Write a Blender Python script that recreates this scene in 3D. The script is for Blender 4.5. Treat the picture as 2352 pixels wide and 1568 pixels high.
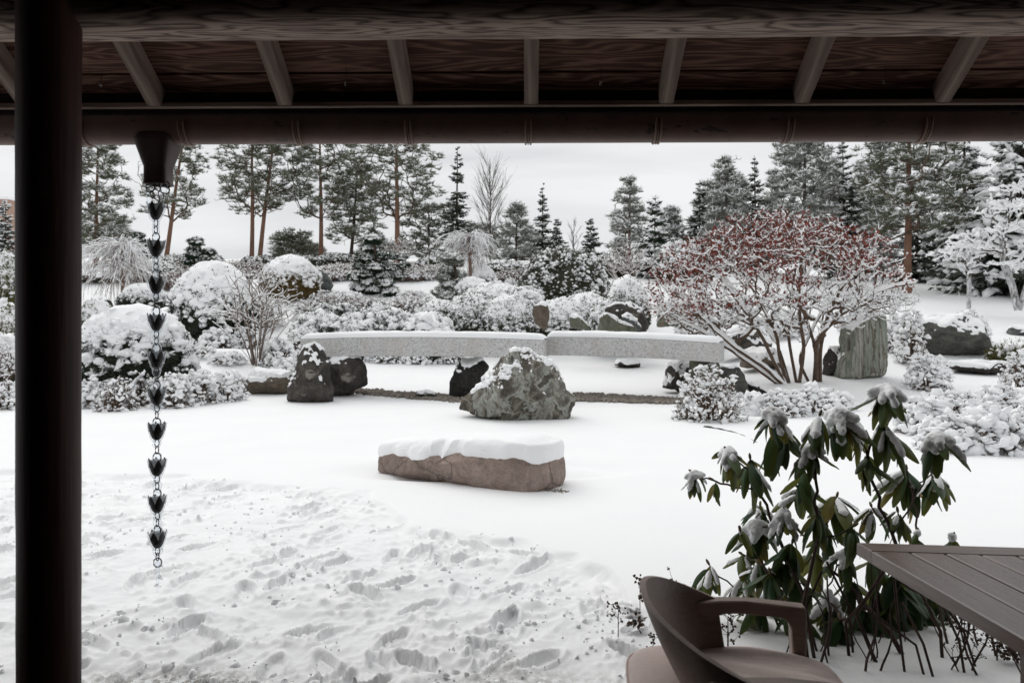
import bpy, math
import numpy as np
from mathutils import Vector, Matrix

for o in list(bpy.data.objects):
    bpy.data.objects.remove(o, do_unlink=True)
SC = bpy.context.scene
RS = np.random.RandomState
PI = math.pi

# ---------------------------------------------------------------- camera, sky, sun, exposure
F, CX, HY, CAMZ = 1829.0, 1176.0, 735.0, 1.6        # focal length, centre, horizon (in units of a 2352 px wide picture), eye height
cam_d = bpy.data.cameras.new('camera')
cam = bpy.data.objects.new('camera', cam_d)
SC.collection.objects.link(cam)
cam.location = (0, 0, CAMZ)
cam.rotation_euler = (math.radians(90), 0, 0)
cam_d.sensor_width = 36.0
cam_d.lens = 36.0 * F / 2352.0
cam_d.shift_y = -(784 - HY) / 2352.0
cam_d.clip_end = 2000
cam_d.clip_start = 0.05
cam_d.dof.use_dof = True
cam_d.dof.focus_distance = 5.5
cam_d.dof.aperture_fstop = 4.5
SC.camera = cam

SC.view_settings.view_transform = 'Standard'
SC.view_settings.look = 'None'
SC.view_settings.exposure = EXPOSURE = 0.2
SC.view_settings.gamma = 1.0
SC.view_settings.use_curve_mapping = False
SC.cycles.max_bounces = 12
SC.cycles.diffuse_bounces = 7
SC.cycles.glossy_bounces = 3
SC.cycles.transmission_bounces = 6
SC.cycles.transparent_max_bounces = 6
SC.cycles.use_denoising = True
SC.cycles.caustics_reflective = False
SC.cycles.caustics_refractive = False

SUN_EL, SUN_ROT = math.radians(52), math.radians(-28)   # high, behind the garden and to the left, veiled by cloud

class NT:
    """Short hand for node trees."""
    def __init__(s, nt):
        s.t = nt
        s.t.nodes.clear()
    def n(s, typ, _p=None, **kw):
        nd = s.t.nodes.new(typ)
        for k, v in (_p or {}).items():
            setattr(nd, k, v)
        for k, v in kw.items():
            key = int(k[1:]) if k[0] == 'i' and k[1:].isdigit() else k.replace('_', ' ')
            sk = nd.inputs[key]
            if isinstance(v, bpy.types.NodeSocket):
                s.t.links.new(v, sk)
            else:
                if sk.type == 'RGBA' and len(v) == 3:
                    v = (*v, 1)
                sk.default_value = v
        return nd
    def math(s, op, a, b=0.0, c=None, clamp=False):
        kw = dict(i0=a, i1=b)
        if c is not None:
            kw['i2'] = c
        return s.n('ShaderNodeMath', dict(operation=op, use_clamp=clamp), **kw).outputs[0]
    def mix(s, f, a, b, mode='MIX'):
        return s.n('ShaderNodeMixRGB', dict(blend_type=mode), Fac=f, Color1=a, Color2=b).outputs[0]
    def ramp(s, fac, pts, interp='LINEAR'):
        nd = s.n('ShaderNodeValToRGB', Fac=fac)
        cr = nd.color_ramp
        cr.interpolation = interp
        while len(cr.elements) < len(pts):
            cr.elements.new(0.5)
        for e, (p, c) in zip(cr.elements, pts):
            e.position = p
            e.color = (c, c, c, 1) if isinstance(c, (int, float)) else (*c, 1)
        return nd.outputs[0]
    def coord(s, which='Object', scale=(1, 1, 1), loc=(0, 0, 0), rot=(0, 0, 0)):
        tc = s.n('ShaderNodeTexCoord')
        return s.n('ShaderNodeMapping', Vector=tc.outputs[which], Scale=scale, Location=loc, Rotation=rot).outputs[0]
    def noise(s, vec, scale, detail=4, rough=.55, dist=0.0):
        return s.n('ShaderNodeTexNoise', Vector=vec, Scale=scale, Detail=detail, Roughness=rough, Distortion=dist).outputs[0]

world = bpy.data.worlds.new('World')
SC.world = world
world.use_nodes = True
W = NT(world.node_tree)
sky = W.n('ShaderNodeTexSky', dict(sky_type='NISHITA', sun_disc=False, sun_elevation=SUN_EL, sun_rotation=SUN_ROT))
pale = W.n('ShaderNodeHueSaturation', Saturation=0.25, Color=sky.outputs[0]).outputs[0]
tc = W.n('ShaderNodeTexCoord').outputs['Generated']
sep = W.n('ShaderNodeSeparateXYZ', Vector=tc)
zz = W.math('ADD', W.math('ABSOLUTE', sep.outputs[2]), 0.22)
uv = W.n('ShaderNodeCombineXYZ', X=W.math('DIVIDE', sep.outputs[0], zz), Y=W.math('DIVIDE', sep.outputs[1], zz), Z=0.0).outputs[0]
uvr = W.n('ShaderNodeMapping', Vector=uv, Rotation=(0, 0, 0.6), Scale=(0.5, 1.1, 1)).outputs[0]
cl = W.noise(uvr, 1.3, 4, .5, .4)
cloud = W.ramp(cl, [(0.3, (5.0, 5.15, 5.3)), (0.45, (6.7, 6.8, 6.9)), (0.62, (7.9, 7.95, 8.0))])
SKY_MIX = W.mix(0.9, pale, cloud)
W.n('ShaderNodeOutputWorld', Surface=W.n('ShaderNodeBackground', Color=SKY_MIX, Strength=0.1).outputs[0])

sun_d = bpy.data.lights.new('sun', 'SUN')
sun = bpy.data.objects.new('sun', sun_d)
SC.collection.objects.link(sun)
sun_d.energy = 1.15
sun_d.angle = math.radians(50)
sun_d.color = (1.0, 0.97, 0.93)
sv = Vector((math.sin(SUN_ROT) * math.cos(SUN_EL), math.cos(SUN_ROT) * math.cos(SUN_EL), math.sin(SUN_EL)))
sun.rotation_euler = (-sv).to_track_quat('-Z', 'Y').to_euler()
sun.location = sv * 60

# ---------------------------------------------------------------- geometry helpers
def at(px, py, d):
    """World point seen at picture position (px, py), d metres out."""
    return np.array([(px - CX) * d / F, d, CAMZ + (HY - py) * d / F])

def smooth(t, a, b):
    t = np.clip((t - a) / (b - a), 0, 1)
    return t * t * (3 - 2 * t)

def _hash(ix, iy, iz, seed):
    h = (ix.astype(np.int64) * 374761393 + iy.astype(np.int64) * 668265263 + iz.astype(np.int64) * 2147483647 + seed * 974711) & 0xffffffff
    h = ((h ^ (h >> 13)) * 1274126177) & 0xffffffff
    h = (h ^ (h >> 16)) * 2246822519 & 0xffffffff
    return (h ^ (h >> 15))

def pnoise(p, seed=0):
    """Gradient noise, about -0.7..0.7, at points p (n,3)."""
    p = np.asarray(p, float)
    i = np.floor(p).astype(np.int64)
    f = p - i
    u = f * f * f * (f * (f * 6 - 15) + 10)
    out = np.zeros(len(p))
    for dx in (0, 1):
        wx = u[:, 0] if dx else 1 - u[:, 0]
        for dy in (0, 1):
            wy = u[:, 1] if dy else 1 - u[:, 1]
            for dz in (0, 1):
                wz = u[:, 2] if dz else 1 - u[:, 2]
                h = _hash(i[:, 0] + dx, i[:, 1] + dy, i[:, 2] + dz, seed)
                gx = ((h & 1023) / 511.5 - 1)
                gy = (((h >> 10) & 1023) / 511.5 - 1)
                gz = (((h >> 20) & 1023) / 511.5 - 1)
                out += wx * wy * wz * (gx * (f[:, 0] - dx) + gy * (f[:, 1] - dy) + gz * (f[:, 2] - dz))
    return out

def fbm(p, seed=0, octv=4, gain=.5, lac=2.03):
    p = np.asarray(p, float)
    a, s, out = 1.0, 1.0, 0
    for k in range(octv):
        out = out + a * pnoise(p * s + 7.3 * k, seed + k)
        a *= gain
        s *= lac
    return out

def n2(x, y, sc, seed=0, octv=1):
    return fbm(np.stack([x / sc, y / sc, np.full_like(x, .37 + seed)], 1), seed, octv)

class MB:
    """Collects vertices and faces; build() links them as ONE mesh object."""
    def __init__(s):
        s.v, s.f, s.m, s.n = [], [], [], 0
    def add(s, v, f, m=0):
        v = np.asarray(v, float).reshape(-1, 3)
        f = np.asarray(f, np.int64)
        s.v.append(v)
        s.f.append(f + s.n)
        s.m.append(np.full(len(f), m, np.int32))
        s.n += len(v)
        return s
    def mesh(s, name, mats, flat=False):
        me = bpy.data.meshes.new(name)
        V = np.concatenate(s.v) if s.v else np.zeros((0, 3))
        me.vertices.add(len(V))
        me.vertices.foreach_set('co', V.astype(np.float32).ravel())
        sizes = np.concatenate([np.full(len(f), f.shape[1]) for f in s.f])
        loops = np.concatenate([f.ravel() for f in s.f])
        me.loops.add(len(loops))
        me.loops.foreach_set('vertex_index', loops.astype(np.int32))
        me.polygons.add(len(sizes))
        st = np.concatenate([[0], np.cumsum(sizes)[:-1]])
        me.polygons.foreach_set('loop_start', st.astype(np.int32))
        me.polygons.foreach_set('loop_total', sizes.astype(np.int32))
        me.polygons.foreach_set('material_index', np.concatenate(s.m))
        me.polygons.foreach_set('use_smooth', np.full(len(sizes), not flat))
        for m in (mats if isinstance(mats, (list, tuple)) else [mats]):
            me.materials.append(m)
        me.update(calc_edges=True)
        return me
    def build(s, name, mats, parent=None, flat=False, stuff=False, loc=None):
        return link_mesh(name, s.mesh(name, mats, flat), parent, stuff, loc)

def link_mesh(name, me, parent=None, stuff=False, loc=None):
    o = bpy.data.objects.new(name, me)
    SC.collection.objects.link(o)
    if parent is not None:
        o.parent = parent
    if loc is not None:
        o.location = loc
    if stuff:
        o['kind'] = 'stuff'
    return o

def tag(o, label, cat, group=None):
    o['label'] = label
    o['category'] = cat
    if group:
        o['group'] = group
    return o

def thing(name, label, cat, loc=(0, 0, 0), rz=0.0, group=None):
    o = bpy.data.objects.new(name, None)
    SC.collection.objects.link(o)
    o.empty_display_size = .1
    o.location = loc
    o.rotation_euler = (0, 0, rz)
    return tag(o, label, cat, group)

def unit(a):
    return a / np.maximum(np.linalg.norm(a, axis=-1, keepdims=True), 1e-9)

def tubes(P, r, k=5, squash=1.0):
    """P (m,n,3), r (m,n) -> vertices, faces of m tubes."""
    P = np.asarray(P, float)
    r = np.asarray(r, float)
    if P.ndim == 2:
        P, r = P[None], r[None]
    m, n, _ = P.shape
    t = unit(np.gradient(P, axis=1))
    mean = unit(P[:, -1] - P[:, 0])
    ref = np.where(np.abs(mean[:, 2:3]) < .8, [[0, 0, 1.0]], [[1.0, 0, 0]])[:, None, :]
    N = unit(np.cross(t, ref))
    B = np.cross(N, t)
    a = np.arange(k) * 2 * PI / k
    V = P[:, :, None] + r[:, :, None, None] * (N[:, :, None] * np.cos(a)[None, None, :, None] + squash * B[:, :, None] * np.sin(a)[None, None, :, None])
    idx = np.arange(m * n * k).reshape(m, n, k)
    a0 = idx[:, :-1]
    b0 = idx[:, 1:]
    f = np.stack([a0, np.roll(a0, -1, 2), np.roll(b0, -1, 2), b0], -1).reshape(-1, 4)
    return V.reshape(-1, 3), f

def tube_add(mb, P, r, k=8, m=0, caps=True):
    P = np.asarray(P, float)
    r = np.full(len(P), r) if np.isscalar(r) else np.asarray(r, float)
    V, f = tubes(P, r, k)
    mb.add(V, f, m)
    if caps:
        n = len(P)
        for j, rev in ((0, False), (n - 1, True)):
            c = len(V)
            ring = np.arange(k) + j * k
            base = mb.n - len(V) if j == 0 else mb.n - len(V) - 1
            cap = np.vstack([V[ring], P[j]])
            q = np.stack([np.arange(k), np.roll(np.arange(k), -1), np.full(k, k)], 1)
            mb.add(cap, q[:, ::-1] if not rev else q, m)
            break_ = None
    return mb

def box(mb, c, size, m=0, rot=None, bevel=0.0):
    """A box (optionally with cut edges)."""
    sx, sy, sz = [q / 2 for q in size]
    if bevel <= 0:
        v = np.array([[x, y, z] for x in (-sx, sx) for y in (-sy, sy) for z in (-sz, sz)], float)
        f = np.array([[0, 1, 3, 2], [4, 6, 7, 5], [0, 4, 5, 1], [2, 3, 7, 6], [0, 2, 6, 4], [1, 5, 7, 3]])
        fs = [f]
    else:
        b = bevel
        v, ids = [], {}
        for ix, x in enumerate((-1, 1)):
            for iy, y in enumerate((-1, 1)):
                for iz, z in enumerate((-1, 1)):
                    for ax in range(3):
                        q = [x * (sx - b), y * (sy - b), z * (sz - b)]
                        q[ax] = (x * sx, y * sy, z * sz)[ax]
                        ids[(ix, iy, iz, ax)] = len(v)
                        v.append(q)
        v = np.array(v)
        q4 = []
        for ax in range(3):
            o1, o2 = [a for a in range(3) if a != ax]
            for s in (0, 1):
                def key(u, w, ax2):
                    k3 = [0, 0, 0]
                    k3[ax] = s
                    k3[o1] = u
                    k3[o2] = w
                    return ids[(*k3, ax2)]
                q = [key(0, 0, ax), key(1, 0, ax), key(1, 1, ax), key(0, 1, ax)]
                q4.append(q)
            # edges parallel to ax
            for u in (0, 1):
                for w in (0, 1):
                    def key2(s, ax2):
                        k3 = [0, 0, 0]
                        k3[ax] = s
                        k3[o1] = u
                        k3[o2] = w
                        return ids[(*k3, ax2)]
                    q4.append([key2(0, o1), key2(1, o1), key2(1, o2), key2(0, o2)])
        t3 = [[ids[(x, y, z, 0)], ids[(x, y, z, 1)], ids[(x, y, z, 2)]] for x in (0, 1) for y in (0, 1) for z in (0, 1)]
        def orient(fl):
            out = []
            for q in fl:
                p = v[q]
                n = np.cross(p[1] - p[0], p[2] - p[0])
                out.append(q if np.dot(n, p.mean(0)) > 0 else q[::-1])
            return np.array(out)
        fs = [orient(q4), orient(t3)]
    if rot is not None:
        v = v @ np.asarray(rot).T
    v = v + np.asarray(c, float)
    base = mb.n
    first = True
    for f in fs:
        if first:
            mb.add(v, f, m)
            first = False
        else:
            mb.v.append(np.zeros((0, 3)))
            mb.f.append(f + base)
            mb.m.append(np.full(len(f), m, np.int32))
    return mb

def lathe(mb, prof, k=24, m=0, center=(0, 0, 0), fn=None):
    """prof: list of (r, z)."""
    prof = np.asarray(prof, float)
    a = np.arange(k) * 2 * PI / k
    V = np.stack([prof[:, 0:1] * np.cos(a), prof[:, 0:1] * np.sin(a), np.repeat(prof[:, 1:2], k, 1)], -1)
    if fn is not None:
        V = fn(V, a)
    idx = np.arange(len(prof) * k).reshape(len(prof), k)
    a0, b0 = idx[:-1], idx[1:]
    f = np.stack([a0, np.roll(a0, -1, 1), np.roll(b0, -1, 1), b0], -1).reshape(-1, 4)
    mb.add(V.reshape(-1, 3) + np.asarray(center, float), f, m)
    return mb

def rotz(a):
    c, s = np.cos(a), np.sin(a)
    z, o = np.zeros_like(c), np.ones_like(c)
    return np.stack([np.stack([c, -s, z], -1), np.stack([s, c, z], -1), np.stack([z, z, o], -1)], -2)

def rand_rot(rng, m):
    q = unit(rng.normal(size=(m, 4)))
    w, x, y, z = q.T
    return np.stack([np.stack([1 - 2 * (y * y + z * z), 2 * (x * y - z * w), 2 * (x * z + y * w)], -1),
                     np.stack([2 * (x * y + z * w), 1 - 2 * (x * x + z * z), 2 * (y * z - x * w)], -1),
                     np.stack([2 * (x * z - y * w), 2 * (y * z + x * w), 1 - 2 * (x * x + y * y)], -1)], -2)

def frame_to(d, up=(0, 0, 1)):
    """Rotation matrices whose local +Z points along d (m,3)."""
    d = unit(np.asarray(d, float))
    ref = np.where(np.abs(d[:, 2:3]) < .95, [[0, 0, 1.0]], [[1.0, 0, 0]])
    x = unit(np.cross(ref, d))
    y = np.cross(d, x)
    return np.stack([x, y, d], -1)

def inst(mb, tv, tf, pos, scale, rot=None, m=0):
    """Many copies of a small template joined into the mesh."""
    pos = np.asarray(pos, float)
    if len(pos) == 0:
        return mb
    k = len(pos)
    scale = np.asarray(scale, float)
    if scale.ndim == 0:
        scale = np.full((k, 3), float(scale))
    elif scale.ndim == 1:
        scale = np.repeat(scale[:, None], 3, 1)
    v = tv[None] * scale[:, None, :]
    if rot is not None:
        v = np.einsum('mij,mnj->mni', rot, v)
    v = v + pos[:, None, :]
    f = tf[None] + (np.arange(k) * len(tv))[:, None, None]
    mb.add(v.reshape(-1, 3), f.reshape(-1, tf.shape[1]), m)
    return mb

def ico(sub):
    import bmesh
    bm = bmesh.new()
    bmesh.ops.create_icosphere(bm, subdivisions=sub, radius=1)
    v = np.array([x.co for x in bm.verts])
    f = np.array([[q.index for q in p.verts] for p in bm.faces])
    bm.free()
    return v, f
ICO1, ICO2, ICO3, ICO5, ICO6 = ico(1), ico(2), ico(3), ico(5), ico(7)

_r = RS(3)
def lump(base, amp, seed):
    v, f = base
    return v * (1 + amp * fbm(v * 1.3 + seed, seed, 2))[:, None], f
SNOWB = [lump(ICO2, .8, 11 + i) for i in range(3)]       # irregular snow lumps
SNOWS = lump(ICO1, .8, 5)

def blobs(mb, rng, pos, size, m=0, flat=.5, small=False):
    pos = np.asarray(pos, float)
    if len(pos) == 0:
        return
    size = np.broadcast_to(np.asarray(size, float), (len(pos),))
    sc = np.stack([size * rng.uniform(.55, 1.9, len(pos)), size * rng.uniform(.5, 1.1, len(pos)), size * flat * rng.uniform(.6, 1.25, len(pos))], 1)
    rot = rotz(rng.uniform(0, 2 * PI, len(pos)))
    tl = rng.normal(size=len(pos)) * .35
    ct, st_ = np.cos(tl), np.sin(tl)
    ty = np.zeros((len(pos), 3, 3))
    ty[:, 0, 0], ty[:, 0, 2], ty[:, 1, 1], ty[:, 2, 0], ty[:, 2, 2] = ct, st_, 1, -st_, ct
    rot = rot @ ty
    if small:
        inst(mb, *SNOWS, pos, sc, rot, m)
    else:
        w = rng.randint(0, 3, len(pos))
        for i in range(3):
            q = w == i
            if q.any():
                inst(mb, *SNOWB[i], pos[q], sc[q], rot[q], m)

# ---- branching
def grow(rng, stems, targets, n=5, wig=.05, cost=.35, tip=.004, pw=2.3, lift=.25, ang=.8, first=0):
    """Attach every target to the nearest fitting node of the plant so far; returns paths (m,n,3), radii (m,n), stems' (points, radii)."""
    cap = sum(len(s) for s in stems) + len(targets) * (n - 1) + 8
    pos = np.zeros((cap, 3))
    par = np.full(cap, -1, np.int64)
    pl = np.zeros(cap)
    dr = np.zeros((cap, 3))
    ok = np.zeros(cap, bool)
    c = 0
    stem_ids = []
    for S in stems:
        S = np.asarray(S, float)
        ids = []
        for i, p in enumerate(S):
            pos[c] = p
            par[c] = c - 1 if i else -1
            pl[c] = pl[c - 1] + np.linalg.norm(p - S[i - 1]) if i else 0
            dr[c] = unit(S[min(i + 1, len(S) - 1)] - S[max(i - 1, 0)])
            ok[c] = i >= first
            ids.append(c)
            c += 1
        stem_ids.append(ids)
    b0 = np.mean([np.asarray(s)[0] for s in stems], 0)
    T = np.asarray(targets, float)
    order = np.argsort(np.linalg.norm(T - b0, axis=1))
    paths, tips = [], []
    tt = np.linspace(0, 1, n)[1:, None]
    for ti in order:
        t = T[ti]
        d = t - pos[:c]
        L = np.linalg.norm(d, axis=1) + 1e-6
        cosv = (d * dr[:c]).sum(1) / L
        score = L * (1 + ang * (1 - cosv)) + cost * pl[:c]
        score[~ok[:c]] = 1e9
        j = int(np.argmin(score))
        p0, L0 = pos[j], L[j]
        p1 = p0 + dr[j] * L0 * .4
        p2 = t - (unit(t - p0) * .6 + np.array([0, 0, lift])) * L0 * .35
        C = (1 - tt) ** 3 * p0 + 3 * (1 - tt) ** 2 * tt * p1 + 3 * (1 - tt) * tt ** 2 * p2 + tt ** 3 * t
        C[:-1] += rng.normal(size=(n - 2, 3)) * wig * L0
        ids = [j]
        prev = j
        for q in C:
            pos[c] = q
            par[c] = prev
            pl[c] = pl[prev] + np.linalg.norm(q - pos[prev])
            dr[c] = unit(q - pos[prev])
            ok[c] = True
            prev = c
            ids.append(c)
            c += 1
        paths.append(ids)
        tips.append(c - 1)
    cnt = np.zeros(c)
    for e in tips:
        while e >= 0:
            cnt[e] += 1
            e = par[e]
    for ids in stem_ids:
        for i in ids:
            cnt[i] = max(cnt[i], 1)
    rad = tip * np.maximum(cnt, 1) ** (1 / pw)
    paths = np.array(paths)
    P = pos[paths]
    R = rad[paths]
    R[:, 0] = np.minimum(R[:, 0], R[:, 1] * 1.15)
    st = [(pos[i], rad[i]) for i in stem_ids]
    return P, R, st

def snow_on(mb, P, R, thick=.02, m=0, k=5, sel=None):
    """A line of snow lying along the upper side of branches; none where they stand upright."""
    t = unit(np.gradient(P, axis=1))
    hor = np.sqrt(np.clip(1 - t[:, :, 2] ** 2, 0, 1))
    h = thick * smooth(hor, .25, .9)
    Q = P.copy()
    Q[:, :, 2] += R * .6 + h * .45
    r = np.maximum(R * .75, thick * .5) * smooth(hor, .2, .7) + h * .45
    r = r * (0.75 + .5 * RS(int(abs(P[0, 0, 0]) * 1000) % 9999).rand(*r.shape))
    Q[:, :, 2] -= (hor < .3) * .05 * 0
    r[hor < .28] = 1e-4
    if sel is not None:
        Q, r = Q[sel], r[sel]
    mb.add(*tubes(Q, r, k), m)

# leaf-like templates
def leaf_quad():
    v = np.array([[0, 0, 0], [.5, .28, .04], [1, 0, -.06], [.5, -.28, .04]], float)
    return v, np.array([[0, 1, 2], [0, 2, 3]])
LEAF = leaf_quad()

def tuft(seed, k, up=.3, wid=.09, bend=.12):
    """A brush of k needles from the origin."""
    r = RS(seed)
    d = r.normal(size=(k, 3))
    d[:, 2] = np.abs(d[:, 2]) * .9 + up * r.uniform(-.6, 1.2, k)
    d = unit(d)
    s = unit(np.cross(d, r.normal(size=(k, 3))))
    L = r.uniform(.7, 1.1, k)[:, None]
    v = np.stack([d * .05 - s * wid * .5, d * .05 + s * wid * .5, d * L * .6 + s * wid * .45 + [0, 0, -bend * .2], d * L + [0, 0, -bend]], 1)
    f = (np.arange(k)[:, None, None] * 4 + np.array([[0, 1, 2], [0, 2, 3]])).reshape(-1, 3)
    return v.reshape(-1, 3), f
TUFT = [tuft(20 + i, 15) for i in range(3)]

def leafball(seed, k, size=.6):
    r = RS(seed)
    v0, f0 = LEAF
    pos = r.normal(size=(k, 3)) * .35
    R3 = rand_rot(r, k)
    v = np.einsum('mij,nj->mni', R3, v0 * size) + pos[:, None]
    f = (f0[None] + (np.arange(k) * len(v0))[:, None, None]).reshape(-1, 3)
    return v.reshape(-1, 3), f
LBALL = [leafball(40 + i, 9) for i in range(3)]

def scatter(mb, rng, temps, pos, size, m=0, rot='rand', flat=None):
    pos = np.asarray(pos, float)
    if len(pos) == 0:
        return
    size = np.broadcast_to(np.asarray(size, float), (len(pos),)) * rng.uniform(.75, 1.25, len(pos))
    w = rng.randint(0, len(temps), len(pos))
    for i, (tv, tf) in enumerate(temps):
        q = w == i
        if q.any():
            rr = rand_rot(rng, q.sum()) if rot == 'rand' else rotz(rng.uniform(0, 2 * PI, q.sum()))
            inst(mb, tv, tf, pos[q], size[q], rr, m)

# ---------------------------------------------------------------- materials
def new_mat(name):
    m = bpy.data.materials.new(name)
    m.use_nodes = True
    return m, NT(m.node_tree)

def finish(N, col, rough=.8, spec=.3, bump=None, bstr=.3, bdist=.02, **kw):
    b = N.n('ShaderNodeBsdfPrincipled', Base_Color=col, Roughness=rough)
    b.inputs['Specular IOR Level'].default_value = spec
    for k, v in kw.items():
        b.inputs[k.replace('_', ' ')].default_value = v
    if bump is not None:
        bp = N.n('ShaderNodeBump', Height=bump, Strength=bstr, Distance=bdist)
        N.t.links.new(bp.outputs[0], b.inputs['Normal'])
    N.n('ShaderNodeOutputMaterial', Surface=b.outputs[0])
    return b

def simple(name, c1, c2=None, scale=6, rough=.8, spec=.2, bstr=.0, coord='Object', cs=(1, 1, 1)):
    m, N = new_mat(name)
    if c2 is None:
        finish(N, c1, rough, spec)
        return m
    v = N.coord(coord, cs)
    f = N.noise(v, scale, 4, .6)
    col = N.ramp(f, [(.32, c1), (.68, c2)])
    finish(N, col, rough, spec, bump=f if bstr else None, bstr=bstr)
    return m

def mk_snow():
    m, N = new_mat('snow')
    v = N.coord('Object')
    a = N.noise(v, 14, 5, .6)
    b = N.noise(v, 90, 3, .6)
    h = N.math('ADD', a, N.math('MULTIPLY', b, .35))
    col = N.ramp(N.noise(v, 2.5, 3, .5), [(.3, (.89, .9, .91)), (.7, (.925, .93, .936))])
    finish(N, col, .75, .15, bump=h, bstr=.35, bdist=.012)
    return m
SNOW = mk_snow()

def mk_ground():
    m, N = new_mat('snow_ground')
    v = N.coord('Object')
    a = N.noise(v, 9, 6, .62)
    b = N.noise(v, 60, 4, .65)
    h = N.math('ADD', a, N.math('MULTIPLY', b, .3))
    at_ = N.n('ShaderNodeAttribute', dict(attribute_name='worn')).outputs['Fac']
    dirt = N.n('ShaderNodeAttribute', dict(attribute_name='dirt')).outputs['Fac']
    pur = N.ramp(N.noise(v, 1.2, 3, .5), [(.3, (.885, .895, .905)), (.7, (.91, .915, .92))])
    slush = N.ramp(N.noise(v, 22, 5, .7), [(.35, (.74, .755, .775)), (.6, (.85, .86, .875))])
    soil = N.ramp(N.noise(v, 45, 5, .7), [(.35, (.05, .045, .035)), (.65, (.24, .215, .18))])
    c = N.mix(N.math('MULTIPLY', at_, .4), pur, slush)
    dm = N.math('MULTIPLY', dirt, N.ramp(N.noise(v, 26, 6, .75), [(.42, 0.0), (.56, 1.0)]))
    c = N.mix(dm, c, soil)
    finish(N, c, .7, .15, bump=h, bstr=.4, bdist=.012)
    return m
GROUND = mk_ground()

def mk_wood(name, light, dark, rings=9.0, stretch=(.35, 5, 5), rough=.75, fine=.3, spec=.2, contrast=(.25, .75), fs=(3, 90, 90)):
    """Flat sawn timber: contour-like rings stretched along local X, fine fibre on top."""
    m, N = new_mat(name)
    v = N.coord('Object', stretch)
    n = N.noise(v, 1.0, 2.5, .45, .25)
    r = N.math('PINGPONG', N.math('MULTIPLY', n, rings), .5)
    r = N.math('MULTIPLY', r, 2.0)
    fv = N.coord('Object', fs)
    fb = N.noise(fv, 1.0, 3, .6)
    g = N.math('ADD', N.math('MULTIPLY', r, 1 - fine), N.math('MULTIPLY', fb, fine))
    col = N.ramp(g, [(contrast[0], dark), (contrast[1], light)])
    big = N.noise(N.coord('Object', (.8, 2, 2)), 1.5, 3, .6)
    col = N.mix(N.ramp(big, [(.35, .0), (.75, .55)]), col, N.mix(.5, col, dark))
    finish(N, col, rough, spec, bump=g, bstr=.35, bdist=.004)
    return m
WOOD_BEAM = mk_wood('beam_wood', (.38, .285, .235), (.06, .037, .029), 9, (1.7, 15, 15), contrast=(.15, .62), fine=.35)
WOOD_BOARD = mk_wood('board_wood', (.30, .165, .12), (.09, .042, .03), 13, (1.1, 11, 11), contrast=(.35, .95), fine=.25)
WOOD_RAFTER = mk_wood('rafter_wood', (.34, .265, .22), (.15, .11, .09), 5, (.8, 7, 7), fine=.6)
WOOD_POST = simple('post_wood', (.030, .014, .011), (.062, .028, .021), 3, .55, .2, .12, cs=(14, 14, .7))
WOOD_DARK = simple('dark_timber', (.02, .014, .012), (.035, .024, .02), 5, .8, .1)
FLOOR_M = simple('floor_planks', (.016, .013, .011), (.028, .023, .02), 7, .7, .2, cs=(6, 1, 1))

def mk_gutter():
    m, N = new_mat('brown_gutter_paint')
    v = N.coord('Object', (1, 1, 1))
    p = N.noise(N.coord('Object', (5, 10, 14)), 1.6, 6, .72, .4)
    pm = N.ramp(p, [(.60, 0.0), (.63, 1.0)])
    base = N.ramp(N.noise(v, 5, 3, .6), [(.3, (.135, .085, .07)), (.7, (.19, .125, .105))])
    col = N.mix(pm, base, (.07, .052, .046))
    finish(N, col, .55, .25, bump=N.math('MULTIPLY', pm, -1), bstr=.5, bdist=.002)
    return m
GUTTER = mk_gutter()
OUTLET = simple('dark_outlet_paint', (.055, .036, .031), (.085, .058, .05), 6, .5, .3)
BRACKET = simple('bracket_metal', (.18, .105, .07), (.24, .15, .11), 12, .45, .5)
CHAINM = simple('chain_bronze', (.012, .009, .008), (.03, .021, .018), 30, .5, .4)

def mk_ice():
    """Clear ice: mostly see-through, bright and milky where one looks along its surface."""
    m, N = new_mat('ice')
    v = N.coord('Object')
    h = N.noise(v, 70, 3, .6)
    bp = N.n('ShaderNodeBump', Height=h, Strength=.7, Distance=.004)
    lw = N.n('ShaderNodeLayerWeight', Blend=.35, Normal=bp.outputs[0]).outputs['Facing']
    gl = N.n('ShaderNodeBsdfGlossy', Color=(.95, .97, 1), Roughness=.08, Normal=bp.outputs[0])
    df = N.n('ShaderNodeBsdfTranslucent', Color=(.9, .93, .95))
    dd = N.n('ShaderNodeBsdfDiffuse', Color=(.85, .88, .9))
    milk = N.n('ShaderNodeMixShader', Fac=.2, i1=df.outputs[0], i2=dd.outputs[0])
    sol = N.n('ShaderNodeMixShader', Fac=.35, i1=milk.outputs[0], i2=gl.outputs[0])
    tr = N.n('ShaderNodeBsdfTransparent', Color=(.97, .985, 1))
    f = N.math('ADD', N.math('MULTIPLY', N.math('POWER', lw, 1.8), .75), N.math('MULTIPLY', h, .06), clamp=True)
    mx = N.n('ShaderNodeMixShader', Fac=f, i1=tr.outputs[0], i2=sol.outputs[0])
    N.n('ShaderNodeOutputMaterial', Surface=mx.outputs[0])
    return m
ICE = mk_ice()
def mk_milk():
    m, N = new_mat('frozen_water')
    df = N.n('ShaderNodeBsdfDiffuse', Color=(.85, .88, .9))
    tr = N.n('ShaderNodeBsdfTranslucent', Color=(.93, .95, .97))
    mx = N.n('ShaderNodeMixShader', Fac=.7, i1=df.outputs[0], i2=tr.outputs[0])
    N.n('ShaderNodeOutputMaterial', Surface=mx.outputs[0])
    return m
ICE_MILK = mk_milk()

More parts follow.
